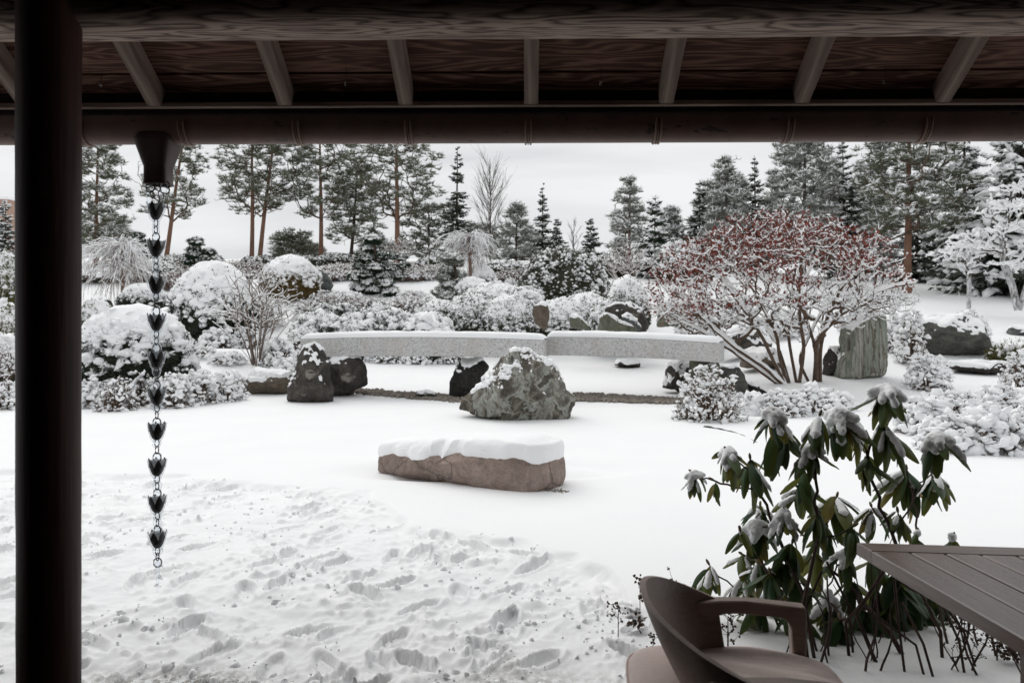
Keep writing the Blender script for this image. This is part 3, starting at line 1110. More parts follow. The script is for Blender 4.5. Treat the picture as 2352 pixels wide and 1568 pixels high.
# ---------------------------------------------------------------- rocks
def ray_radius(poly, k=180):
    """Radius of a closed outline (relative to its centre) along k directions."""
    poly = np.asarray(poly, float)
    a = np.arange(k) * 2 * PI / k
    d = np.stack([np.cos(a), np.sin(a)], 1)
    out = np.full(k, 1e9)
    best = np.zeros(k)
    for i in range(len(poly)):
        p, q = poly[i], poly[(i + 1) % len(poly)]
        e = q - p
        den = d[:, 0] * e[1] - d[:, 1] * e[0]
        den = np.where(np.abs(den) < 1e-9, 1e-9, den)
        t = (p[0] * e[1] - p[1] * e[0]) / den
        s = (p[0] * d[:, 1] - p[1] * d[:, 0]) / den
        ok = (t > 0) & (s >= -1e-6) & (s <= 1 + 1e-6)
        best = np.where(ok & (t > best), t, best)
    return best

def rock(name, label, outline, d, depth, mat, seed=1, cap=None, facets=9, rough=.05, group=None, cat='rock', sink=.2, boxy=2.0, thick=.06, base=ICO5, fcut=(.62, .92), fine=.015, level=False):
    """A boulder whose front view follows an outline (picture units, d metres out), with its own depth, facets and chips."""
    o0 = np.asarray(outline, float)
    dl, dr_ = d if isinstance(d, tuple) else (d, d)
    xa, xb = o0[:, 0].min(), o0[:, 0].max()
    dd = np.interp(o0[:, 0], [xa, xb], [dl, dr_])
    pts = np.array([at(x, y, q) for (x, y), q in zip(outline, dd)])
    A, B = at(xa, HY, dl), at(xb, HY, dr_)
    ex = unit(B - A)
    ang = math.atan2(ex[1], ex[0])
    mid = (A + B) / 2
    cz0 = (pts[:, 2].min() + pts[:, 2].max()) / 2
    cx, d = mid[0], mid[1]
    bottom = pts[:, 2].min()
    poly = np.stack([(pts - mid) @ ex, pts[:, 2] - cz0], 1)
    K = 720
    R_ = ray_radius(poly, K)
    R_ = np.convolve(np.r_[R_[-2:], R_, R_[:2]], [.15, .2, .3, .2, .15], 'valid')
    v, f = base[0].copy(), base[1]
    rng = RS(seed)
    if boxy != 2.0:                       # flatter front and back, same outline
        rx0 = np.hypot(v[:, 0], v[:, 2])
        q = (rx0 ** boxy + np.abs(v[:, 1]) ** boxy) ** (1 / boxy)
        v = v / q[:, None]
    for k in range(facets):
        n = unit(rng.normal(size=3) * [.75, .5, .6] + [0, -.75, .15])
        h = rng.uniform(*fcut)
        over = np.clip(v @ n - h, 0, None)
        v = v - over[:, None] * n * .95
    rxz = np.hypot(v[:, 0], v[:, 2])
    th = np.mod(np.arctan2(v[:, 2], v[:, 0]), 2 * PI) / (2 * PI) * K
    i0 = np.floor(th).astype(int) % K
    fr = th - np.floor(th)
    Rt = R_[i0] * (1 - fr) + R_[(i0 + 1) % K] * fr
    # restore the outline where the cuts ate it
    scale_fix = 1 / np.maximum(np.interp(np.abs(v[:, 1]), [0, .25, .6], [np.percentile(rxz[np.abs(v[:, 1]) < .12], 70), 1, 1]), .8)
    x = Rt * np.cos(th / K * 2 * PI) * rxz * scale_fix
    z = Rt * np.sin(th / K * 2 * PI) * rxz * scale_fix
    y = depth * v[:, 1]
    q = np.stack([x, y, z], 1)
    size = max(np.ptp(poly[:, 0]), np.ptp(poly[:, 1]))
    nrm_ = unit(np.stack([x / (np.ptp(poly[:, 0]) ** 2), y / (2 * depth) ** 2, z / (np.ptp(poly[:, 1]) ** 2)], 1))
    w = q / size
    dsp = rough * fbm(w * 3.2 + seed, seed, 4) + rough * .6 * (np.abs(pnoise(w * 5 + seed * 2, seed + 9)) - .2) + fine * fbm(w * 18, seed + 3, 3)
    q = q + nrm_ * (dsp * size)[:, None]
    q[:, 2] = np.where(q[:, 2] < bottom - cz0 + .04, q[:, 2] - sink * smooth(bottom - cz0 + .04 - q[:, 2], 0, .1), q[:, 2])
    mb = MB()
    mb.add(q, f)
    o = mb.build(name, mat, loc=(cx, d, cz0))
    o.rotation_euler = (0, 0, ang)
    tag(o, label, cat, group)
    if cap is not None:
        me = o.data
        N_ = np.zeros(len(q) * 3, np.float32)
        me.vertices.foreach_get('normal', N_)
        N_ = N_.reshape(-1, 3)
        lim, amp = cap
        s = smooth(N_[:, 2] + amp * fbm(w * 7, seed + 5, 3) + .35 * amp * pnoise(w * 22, seed + 6) + .22 * amp * pnoise(w * 60, seed + 8) - lim, 0, .22)
        s *= smooth(q[:, 2] - (bottom - cz0), .02, .12)
        keep = (s > .01)[f].any(1)
        t = np.sqrt(np.clip(s, 0, 1))
        Q = q + N_ * (-.02 + .032 * t)[:, None] + np.array([0, 0, 1]) * (thick * t * (.75 + .5 * pnoise(w * 5, seed + 7) + .18 * fbm(w * 24, seed + 2, 2)))[:, None]
        if level:                          # deep snow evens out the top
            bx = np.linspace(q[:, 0].min(), q[:, 0].max(), 31)
            bi = np.clip(np.digitize(q[:, 0], bx) - 1, 0, 29)
            zb = np.array([np.percentile(q[bi == i, 2], 97) if (bi == i).any() else bottom - cz0 for i in range(30)])
            zb = np.convolve(np.r_[[zb[0]] * 4, zb, [zb[-1]] * 4], np.ones(9) / 9, 'valid')
            zt = np.interp(q[:, 0], (bx[1:] + bx[:-1]) / 2, zb)
            X = q[:, 0:1] * [1, 0, 0]
            hang = .125 + .13 * fbm(X * 2.1 + seed, seed + 5, 2) + .012 * fbm(X * 9, seed + 6, 2) + .012 * fbm(q * 6, seed + 7, 2)
            s = smooth(q[:, 2] - (zt - hang), 0, .07)
            t = np.sqrt(s)
            keep = (s > .01)[f].any(1)
            sm = unit(nrm_ * [1, 1, .35])
            Q = q + sm * (-.025 + .05 * t)[:, None]
            Q[:, 2] += (thick + np.clip(zt - q[:, 2], 0, .1) * .8) * t * smooth(q[:, 2], zt - .16, zt - .01) + .006 * t * fbm(q * 5, seed + 7, 2)
        used = np.unique(f[keep])
        remap = np.full(len(q), -1)
        remap[used] = np.arange(len(used))
        if keep.any():
            cm = MB()
            cm.add(Q[used], remap[f[keep]])
            cm.build('snow_cap', SNOW, o)
    return o

SUPP = 'natural stones carrying the granite bridge'
rock('boulder', 'large patchy grey and green boulder standing in front of the middle of the granite bridge',
     [(1055, 938), (1060, 915), (1082, 893), (1100, 862), (1122, 832), (1150, 815), (1185, 805), (1215, 808), (1243, 820), (1268, 838), (1290, 868), (1303, 895), (1320, 915), (1312, 938), (1302, 975), (1235, 982), (1160, 970), (1100, 960)],
     13.1, .62, ROCK_BIG, 3, cap=(.74, .65), facets=7, rough=.06, thick=.05, fcut=(.7, .92), base=ICO6, fine=.02)
rock('boulder', 'dark pointed stone with patches of snow at the left end of the granite bridge',
     [(662, 920), (664, 890), (672, 855), (684, 818), (700, 795), (722, 788), (742, 800), (752, 830), (756, 860), (764, 890), (764, 925), (715, 928)],
     15.6, .45, ROCK_DARK, 6, cap=(.56, .8), facets=8, rough=.04, thick=.045, group=None)
rock('boulder', 'black shaded stone under the left end of the granite bridge',
     [(752, 915), (750, 850), (752, 818), (790, 817), (828, 820), (840, 845), (846, 885), (838, 893), (812, 900), (808, 912)],
     16.6, .5, ROCK_DARK, 8, cap=(.75, .5), facets=8, rough=.05, thick=.03)
rock('rock', 'low brown rock with a thick snow cushion beside the left end of the granite bridge',
     [(566, 905), (568, 870), (590, 855), (640, 853), (668, 862), (668, 905), (615, 912)],
     16.9, .45, ROCK_BROWN, 9, cap=(.5, .25), facets=6, rough=.05, thick=.09)
rock('boulder', 'black stone in the shade of the bridge behind the big patchy boulder',
     [(1030, 915), (1030, 880), (1040, 855), (1056, 825), (1105, 822), (1128, 840), (1122, 905), (1080, 925)],
     16.4, .4, ROCK_BLACK, 12, cap=(.7, .3), facets=7, rough=.05, thick=.05)
rock('boulder', 'squared block between snow and slab under the right end of the granite bridge',
     [(1588, 880), (1588, 825), (1640, 828), (1652, 832), (1655, 880)],
     16.3, .4, ROCK_MOSS, 13, cap=(.8, .3), facets=5, rough=.03, boxy=4, thick=.02)
rock('rock', 'pale and black rock with a rounded snow hat under the right part of the bridge',
     [(1522, 890), (1528, 858), (1535, 838), (1556, 828), (1590, 832), (1598, 885), (1560, 900)],
     17.2, .4, ROCK_DARK, 14, cap=(.25, .3), facets=7, rough=.05, thick=.1)
rock('boulder', 'grey green rock sloping to the right below the right tip of the granite bridge',
     [(1630, 905), (1634, 850), (1650, 832), (1690, 835), (1706, 855), (1716, 885), (1722, 905)],
     16.9, .4, ROCK_GREY, 15, cap=(.75, .4), facets=7, rough=.05, thick=.03)
rock('rock', 'small dark rock in the snow between the bridge end and the red leaved shrub',
     [(1708, 906), (1714, 880), (1735, 882), (1760, 900), (1772, 912)], 16.9, .3, ROCK_BLACK, 16, cap=(.75, .4), facets=6, thick=.04)

rock('bench_stone', 'long flat pinkish stone under a thick quilt of snow in the open snow field',
     [(893, 1066), (892, 1042), (900, 1026), (920, 1020), (1000, 1016), (1150, 1016), (1250, 1024), (1268, 1035), (1278, 1068), (1277, 1105), (1270, 1128), (1240, 1136), (1170, 1128), (1080, 1106), (1000, 1092), (925, 1088), (892, 1080)],
     (8.85, 7.5), .46, ROCK_PINK, 21, cap=(.52, .5), facets=7, rough=.022, boxy=2.7, thick=.05, fine=.006, base=ICO6, fcut=(.86, 1.0), level=True, cat='stone', sink=.1)

rock('standing_stone', 'tall upright green and cream banded stone with snow on its top',
     [(1921, 868), (1924, 830), (1932, 790), (1938, 755), (1955, 738), (1985, 728), (2012, 724), (2030, 726), (2033, 770), (2036, 830), (2034, 862), (2005, 874), (1960, 872)],
     18.8, .42, ROCK_BAND, 23, cap=(.34, .3), facets=8, rough=.022, boxy=3.4, fcut=(.72, .95), thick=.06, cat='stone')
rock('rock', 'dark blue rock leaning behind the left edge of the tall banded stone',
     [(1892, 866), (1896, 820), (1906, 800), (1930, 800), (1940, 866)], 19.2, .35, ROCK_SLATE, 24, cap=(.6, .3), facets=6)
rock('boulder', 'broad grey green boulder with a pinkish patch, right of the tall banded stone',
     [(2086, 820), (2088, 784), (2096, 758), (2114, 735), (2150, 724), (2200, 726), (2242, 738), (2272, 755), (2286, 780), (2292, 812), (2278, 828), (2180, 830)],
     21.3, .75, ROCK_GREY, 25, cap=(.5, .4), facets=10, rough=.05, thick=.06)
rock('slab_stone', 'flat dark slab lying in the snow in front of the broad grey boulder',
     [(2178, 846), (2186, 834), (2240, 832), (2300, 834), (2330, 838), (2334, 858), (2300, 864), (2230, 856)],
     19.3, .38, ROCK_SLATE, 26, cap=(.3, .15), facets=4, rough=.02, boxy=4, thick=.06, cat='stone', sink=.1)
rock('rock', 'bluish slate rock at the right edge among the snowy mounds',
     [(2316, 768), (2322, 752), (2345, 750), (2390, 756), (2400, 775)], 24, .5, ROCK_TEAL, 27, cap=(.55, .3), facets=6)

BACK = 'rocks among the shrubs behind the bridge'
rock('rock', 'pointed brown rock among snowy shrubs behind the middle of the bridge',
     [(1226, 748), (1222, 722), (1228, 704), (1244, 696), (1258, 700), (1262, 725), (1256, 752)], 23, .3, ROCK_BROWN, 31, cap=(.62, .4), facets=8)
rock('rock', 'mossy green rock sloping down to the right behind the bridge',
     [(1310, 752), (1308, 728), (1322, 722), (1340, 734), (1360, 756)], 22.5, .35, ROCK_MOSS, 32, cap=(.7, .4), facets=7)
rock('boulder', 'rounded dark grey boulder below the snow dome shrub behind the bridge',
     [(1388, 740), (1390, 708), (1410, 697), (1450, 697), (1478, 712), (1490, 745), (1480, 760)], 23.5, .6, ROCK_DARK, 33, cap=(.82, .4), facets=7)
rock('rock', 'greenish rock with two snow strips in front of the rounded dark boulder',
     [(1372, 758), (1376, 730), (1388, 720), (1412, 730), (1430, 742), (1462, 752), (1466, 764)], 22.3, .35, ROCK_MOSS, 34, cap=(.6, .6), facets=9)
rock('rock', 'small grey rock with a snow tip left of the red leaved shrub behind the bridge',
     [(1424, 758), (1428, 728), (1440, 722), (1462, 734), (1482, 756), (1480, 764)], 22.8, .3, ROCK_TEAL, 35, cap=(.5, .5), facets=8)
rock('boulder', 'tawny boulder half hidden in the lower branches of the red leaved shrub',
     [(1508, 752), (1512, 715), (1530, 700), (1575, 703), (1600, 730), (1605, 760)], 22.5, .5, ROCK_MOSS, 36, cap=(.6, .5), facets=7)
rock('rock', 'brown rock under snow behind the stems of the red leaved shrub',
     [(1700, 842), (1705, 812), (1730, 800), (1775, 805), (1800, 832), (1800, 850)], 20.5, .5, ROCK_BROWN, 37, cap=(.3, .4), facets=7, thick=.08)
rock('rock', 'dark rock under snow seen through the stems of the red leaved shrub',
     [(1640, 800), (1648, 765), (1690, 742), (1745, 745), (1770, 790), (1765, 815)], 23, .7, ROCK_DARK, 38, cap=(.35, .5), facets=7, thick=.08)
rock('rock', 'low grey stone edge showing in the snow under the right bridge slab',
     [(1412, 838), (1418, 829), (1450, 829), (1472, 834), (1470, 842)], 22.5, .35, ROCK_SLATE, 39, cap=(.35, .3), facets=5, boxy=3)
rock('rock', 'teal rock wedge right of the golden brown ball shrub',
     [(722, 662), (722, 618), (732, 612), (748, 628), (766, 656), (760, 666)], 33.4, .5, ROCK_TEAL, 41, cap=(.9, .3), facets=6)
rock('rock', 'brown rock left of the golden brown ball shrub',
     [(598, 655), (604, 635), (625, 616), (650, 612), (655, 655)], 33.6, .6, ROCK_BROWN, 42, cap=(.6, .3), facets=6)
rock('rock', 'grey stone with a snow back near the weeping tree by the post',
     [(208, 712), (210, 690), (228, 683), (252, 690), (258, 712)], 26, .4, ROCK_DARK, 43, cap=(.6, .4), facets=6)
rock('rock', 'grey stone beyond the post at the left edge of the view',
     [(-10, 704), (-8, 686), (10, 672), (34, 664), (60, 680), (60, 706)], 26, .5, ROCK_GREY, 44, cap=(.5, .4), facets=6)
rock('rock', 'dark pebble sized stone poking out of the snow under the left bridge slab',
     [(950, 908), (962, 902), (980, 899), (1000, 903), (1006, 910)], 16.2, .12, ROCK_GREY, 45, cap=(.5, .3), facets=5)

# ---------------------------------------------------------------- granite bridge of two slabs
bridge = thing('stone_bridge', 'low bridge of two long grey granite slabs with snow on top', 'bridge', (0.7, 16.3, 0))
def slab(p0, p1, sag, thick, depth, snow, seed, nose=0.0):
    """A gently cambered slab from p0 to p1 along its front top edge (world)."""
    p0, p1 = np.asarray(p0, float) - [.7, 16.3, 0], np.asarray(p1, float) - [.7, 16.3, 0]
    n = 40
    t = np.linspace(0, 1, n)
    ax = unit((p1 - p0) * [1, 1, 0])
    pv = np.array([-ax[1], ax[0], 0])
    P = p0 + (p1 - p0) * t[:, None] + np.array([0, 0, 1]) * (sag * 4 * t * (1 - t))[:, None]
    b = .012
    sec = [(0, -b), (b, 0), (depth - b, 0), (depth, -b), (depth, -thick + b), (depth - b, -thick), (b, -thick), (0, -thick + b)]
    rng = RS(seed)
    V = np.array([[P[i] + pv * s[0] + np.array([0, 0, s[1]]) for s in sec] for i in range(n)])
    V += .004 * pnoise(V.reshape(-1, 3) * 5, seed).reshape(n, 8, 1)
    mb = MB()
    k = 8
    idx = np.arange(n * k).reshape(n, k)
    f = np.stack([idx[:-1], np.roll(idx[:-1], -1, 1), np.roll(idx[1:], -1, 1), idx[1:]], -1).reshape(-1, 4)
    mb.add(V.reshape(-1, 3), f)
    for i in (0, n - 1):
        mb.add(np.vstack([V[i], V[i].mean(0)]), [[j, (j + 1) % k, k] for j in range(k)])
    o = mb.build('slab', GRANITE, bridge, flat=True)
    # snow lying on it
    m = 160
    t = np.linspace(-.0005, 1.0005, m)
    P = p0 + (p1 - p0) * t[:, None] + np.array([0, 0, 1]) * (sag * 4 * t * (1 - t))[:, None]
    s = np.array([0.004, 0.0, .02, .07, .2, .5, .8, .93, .98, 1.0])
    hgt = np.array([-.006, .35, .75, .97, 1, 1, 1, .97, .7, 0])
    V = []
    for i in range(m):
        e = min(1, (min(i, m - 1 - i) + .2) / 4) ** .5
        for j in range(len(s)):
            wob = 1 + .25 * pnoise(np.array([[P[i][0] * 3, s[j] * 3, seed]]), 2)[0]
            V.append(P[i] + pv * (s[j] * depth + (.006 * pnoise(np.array([[P[i][0] * 8, 3, seed]]), 5)[0] if j < 3 else 0)) + np.array([0, 0, hgt[j] * snow * wob * e + .003]))
    V = np.array(V)
    k = len(s)
    idx = np.arange(m * k).reshape(m, k)
    f = np.stack([idx[:-1, :-1], idx[:-1, 1:], idx[1:, 1:], idx[1:, :-1]], -1).reshape(-1, 4)
    sm = MB()
    sm.add(V, f)
    sm.build('snow_layer', SNOW, o)
pa, pb = at(690, 779, 16.5), at(1250, 781, 15.9)
slab(pa, pb, .05, .385, .95, .115, 3)
pa, pb = at(1256, 774, 16.85), at(1652, 788, 15.6)
slab(pa, pb, .035, .385, .95, .115, 5)

# bare gravel sheltered by the bridge
def gravel_strip(pts_top, pts_bot, seed):
    n = 60
    rng = RS(seed)
    T = np.array(pts_top, float)
    B = np.array(pts_bot, float)
    xs = np.linspace(T[0, 0], T[-1, 0], n)
    top = np.interp(xs, T[:, 0], T[:, 1])
    bot = np.interp(xs, B[:, 0], B[:, 1])
    rows = 6
    V = []
    for i in range(n):
        for j in range(rows):
            py = bot[i] + (top[i] - bot[i]) * j / (rows - 1)
            py += rng.normal() * .5 if j in (0, rows - 1) else 0
            d = CAMZ * F / (py - HY)
            p = at(xs[i], py, d)
            V.append([p[0], p[1], gz(p[0], p[1]) + .012 + .02 * min(j, 1, rows - 1 - j)])
    V = np.array(V)
    return V, n, rows
gsheet, gpeb = MB(), MB()
rng = RS(4)
for tp, bt in (([(800, 901), (860, 903), (1000, 911), (1070, 914)], [(800, 905), (860, 910), (1000, 920), (1070, 926)]), ([(1310, 908), (1420, 912), (1560, 919)], [(1310, 920), (1420, 924), (1560, 928)])):
    V, n, rows = gravel_strip(tp, bt, 4)
    idx = np.arange(n * rows).reshape(n, rows)
    f = np.stack([idx[:-1, :-1], idx[1:, :-1], idx[1:, 1:], idx[:-1, 1:]], -1).reshape(-1, 4)
    gsheet.add(V, f)
    q = V[rng.randint(0, len(V), 1500)] + rng.normal(size=(1500, 3)) * [.08, .045, .0]
    q[:, 2] = ground(q[:, 0], q[:, 1]) + .03
    inst(gpeb, *SNOWS, q, np.stack([rng.uniform(.012, .04, 1500)] * 2 + [rng.uniform(.01, .025, 1500)], 1), rand_rot(rng, 1500))
o = gsheet.build('gravel_path', GRAVEL)
o['kind'] = 'structure'
o = gpeb.build('gravel', GRAVEL, stuff=True)
o['label'] = 'bare brown gravel strip left free of snow under the bridge'
# gravel at the right foot of the low stone
g2 = MB()
q = np.stack([rng.uniform(.12, .52, 260), 7.42 + rng.normal(size=260) * .035, np.full(260, .0)], 1)
q[:, 1] += (q[:, 0] - .4) * -.3
inst(g2, *SNOWS, q, np.stack([rng.uniform(.008, .022, 260)] * 3, 1), rand_rot(rng, 260))
o = g2.build('gravel', GRAVEL, stuff=True)
o['label'] = 'dark gravel showing at the right foot of the long flat stone'
# a dark edging stone that just breaks the snow on the right
em = MB()
ep = [(1618, 980), (1650, 985), (1690, 995), (1715, 1005), (1738, 1018)]
P = np.array([np.r_[at(x, y, CAMZ * F / (y - HY))[:2], -.012] for x, y in ep])
tt = np.linspace(0, 1, 40)
P = np.stack([np.interp(tt, np.linspace(0, 1, 5), P[:, i]) for i in range(3)], 1)
P[:, 2] += .008 * pnoise(np.stack([tt * 8, tt * 0, tt * 0], 1), 3)
P[:, 1] += .02 * pnoise(np.stack([tt * 11, tt * 0 + 4, tt * 0], 1), 8)
tube_add(em, P, .03 + .02 * pnoise(np.stack([tt * 6, tt * 0, tt * 0], 1), 6), 8)
tag(em.build('edging_stone', ROCK_SLATE), 'thin dark stone edging breaking through the snow right of the flat stone', 'edging')

# ---------------------------------------------------------------- trees
TUFTW = [tuft(80 + i, 8, up=.5, wid=.11) for i in range(3)]
PINES = 'snow dusted conifers along the rise behind the garden'
def base_at(px, d):
    x = (px - CX) * d / F
    return np.array([x, d, gz(x, d) - .05])

def trunk_pts(b, H, lean, rng, n=14, wob=.06):
    t = np.linspace(0, 1, n)[:, None]
    P = np.array(b) + np.array([lean, 0, H]) * t
    P[:, 0] += wob * H * .12 * np.sin(t[:, 0] * 5 + rng.uniform(0, 6)) * t[:, 0]
    P[:, 1] += wob * H * .12 * np.sin(t[:, 0] * 4 + rng.uniform(0, 6)) * t[:, 0]
    return P

def pine(px, d, toppy, label, seed, cr=1.6, start=.45, lean=0.0, snow=.35, mat=None, bark=None, clumps=24, rtr=None, tuf=18, shape='round', stems=None, nsz=.32, csize=.62):
    rng = RS(seed)
    b = base_at(px, d)
    H = CAMZ + (HY - toppy) * d / F - b[2]
    mat = mat or NEEDLE_PINE
    bark = bark or BARK_PINE
    th = thing('pine_tree', label, 'tree', b, group=PINES)
    specs = stems or [(0.0, lean, 1.0)]
    tm, bmh, nd, sn = MB(), MB(), MB(), MB()
    for si, (dx, ln, hf) in enumerate(specs):
        Hh = H * hf
        P = trunk_pts((dx, 0, 0), Hh, ln, rng)
        r0 = rtr or Hh * .017
        r = r0 * (1 - .8 * np.linspace(0, 1, len(P))) ** .9 + .012
        r[0] *= 1.25
        tube_add(tm, P, r, 9)
        nC = clumps // len(specs)
        hs = start + (1 - start) * (np.arange(nC) + rng.uniform(0, .8, nC)) / nC
        hs = np.clip(hs, 0, .99)
        u = (hs - start) / (1 - start)
        if shape == 'round':
            pr = np.sqrt(np.clip(1 - ((u - .35) / .72) ** 2, .03, 1))
        elif shape == 'cone':
            pr = (1.03 - u) ** .8
        else:
            pr = np.sqrt(np.clip(1 - ((u - .62) / .68) ** 2, .05, 1))
        az = np.arange(nC) * 2.399 + rng.uniform(0, 6)
        rad = cr * pr * rng.uniform(.45, 1.05, nC)
        tp = np.stack([np.interp(hs, np.linspace(0, 1, len(P)), P[:, i]) for i in range(3)], 1)
        C = tp + np.stack([np.cos(az) * rad, np.sin(az) * rad, .18 * rad + rng.normal(size=nC) * .12], 1)
        C = np.vstack([C, P[-1] - [0, 0, .12]])
        sub = np.repeat(C, 3, 0) + rng.normal(size=(len(C) * 3, 3)) * [.28, .28, .12] * csize / .5
        tg = np.vstack([C, sub])
        tg = tg[tg[:, 2] > .1]
        Pb, Rb, _ = grow(rng, [P], tg, n=5, wig=.05, cost=.25, tip=.011, pw=2.5, ang=.25, first=2)
        bmh.add(*tubes(Pb, Rb, 4))
        for ci, c in enumerate(C):
            s = csize * rng.uniform(.7, 1.25) * (.62 if ci == len(C) - 1 else 1) * (1 if shape != 'cone' else .55 + .6 * (1 - min(1, max(0, (c[2] / Hh - start) / (1 - start)))))
            k = int(tuf * rng.uniform(.75, 1.2) * (s / csize) ** 1.3)
            q = unit(rng.normal(size=(k, 3))) * (rng.uniform(.15, 1, (k, 1)) ** .5) * [s, s, s * .5]
            pts = c + q
            scatter(nd, rng, TUFT, pts, nsz, rot='z')
            top = q[:, 2] > -.1 * s
            sel = top & (rng.rand(k) < snow * .45)
            if sel.any():
                blobs(sn, rng, pts[sel] + [0, 0, nsz * .3], rng.uniform(.05, .12, sel.sum()), flat=.42, small=True)
            sel = (q[:, 2] > -.25 * s) & (rng.rand(k) < snow * .8)
            if sel.any():
                scatter(sn, rng, TUFTW, pts[sel] + [0, 0, nsz * (.14 if snow < .6 else .2)], nsz * (.8 if snow < .6 else 1.0), rot='z')
    tm.build('trunk', bark, th)
    bmh.build('branches', bark if bark is not BARK_PINE else BARK_BROWN, th)
    nd.build('crown', mat, th)
    if sn.n:
        sn.build('snow', SNOW, th, stuff=True)
    return th

def spruce(px, d, toppy, label, seed, R=1.1, start=.06, snow=.35, mat=None, dens=1.0, droop=.18, gap=.30, name='spruce_tree', sm=1.0, H=None):
    rng = RS(seed)
    b = base_at(px, d)
    H = H or CAMZ + (HY - toppy) * d / F - b[2]
    mat = mat or NEEDLE_DARK
    th = thing(name, label, 'tree', b, group=PINES)
    tm, nd, sn = MB(), MB(), MB()
    P = trunk_pts((0, 0, 0), H, rng.uniform(-.02, .02) * H, rng, wob=.02)
    tube_add(tm, P, H * .016 * (1 - .93 * np.linspace(0, 1, len(P))) + .006, 8)
    lev = np.arange(start * H, H * .985, gap * (1 if H > 3 else .7))
    Pb, Rl = [], []
    jit_ = gap * .42
    lev = lev + rng.normal(size=len(lev)) * gap * .25
    for z in lev:
        u = (z / H - start) / (1 - start)
        k = int(np.clip(9 * (1 - u) * dens + 4, 4, 14))
        a = rng.uniform(0, 2 * PI) + np.arange(k) * 2 * PI / k + rng.normal(size=k) * .2
        L = (R * (1 - u) ** .85 + .05) * rng.uniform(.5, 1.2, k)
        s = np.linspace(0, 1, 6)
        c = np.array([np.interp(z / H, np.linspace(0, 1, len(P)), P[:, i]) for i in range(3)])
        for j in range(k):
            zz_ = -droop * 2 * L[j] * s + droop * 1.5 * L[j] * s ** 2 + (.25 * L[j] * s if u > .7 else 0)
            Pb.append(np.stack([c[0] + np.cos(a[j]) * L[j] * s, c[1] + np.sin(a[j]) * L[j] * s, c[2] + zz_ + rng.normal() * jit_ + rng.normal() * .12 * L[j] * s], 1))
            Rl.append(L[j])
    Pb, Rl = np.array(Pb), np.array(Rl)
    tm.add(*tubes(Pb, np.linspace(.016, .004, 6)[None] * np.ones((len(Pb), 1)), 4))
    # side sprays: pairs of drooping needle blades all along every branch
    for s in np.linspace(.18, 1, 9):
        i0 = min(int(s * 5), 4)
        fr = s * 5 - i0
        p = Pb[:, i0] * (1 - fr) + Pb[:, i0 + 1] * fr
        t = unit(Pb[:, i0 + 1] - Pb[:, i0])
        side = unit(np.cross(t, [0, 0, 1.0]))
        ln = (Rl * .30 * (1.15 - s) + .10)[:, None]
        for sg in (-1, 1, 0):
            dirv = unit(t * (.7 if sg else 1) + side * sg + rng.normal(size=t.shape) * .22 + [0, 0, -.25 if sg else -.7]) * ln * rng.uniform(.7, 1.2, (len(p), 1))
            w = unit(np.cross(dirv, rng.normal(size=dirv.shape))) * ln * .17
            v = np.stack([p - w * .3, p + dirv * .45 + w, p + dirv, p + dirv * .45 - w], 1)
            f = (np.arange(len(p))[:, None, None] * 4 + np.array([[0, 1, 2], [0, 2, 3]])).reshape(-1, 3)
            nd.add(v.reshape(-1, 3), f)
        if s > .3:
            sel = rng.rand(len(p)) < snow
            if sel.any():
                blobs(sn, rng, p[sel] + side[sel] * rng.normal(size=(sel.sum(), 1)) * ln[sel] * .5 + [0, 0, .035], np.clip(Rl[sel] * .085, .035, .14) * sm * rng.uniform(.5, 1.3, sel.sum()), flat=.42, small=True)
            sel = rng.rand(len(p)) < snow * .7
            if sel.any():
                scatter(sn, rng, TUFTW, p[sel] + side[sel] * rng.normal(size=(sel.sum(), 1)) * ln[sel] * .5 + [0, 0, .03], .14 * sm, rot='z')
    tm.build('trunk', BARK_DARK, th)
    nd.build('crown', mat, th)
    if sn.n:
        sn.build('snow', SNOW, th, stuff=True)
    return th

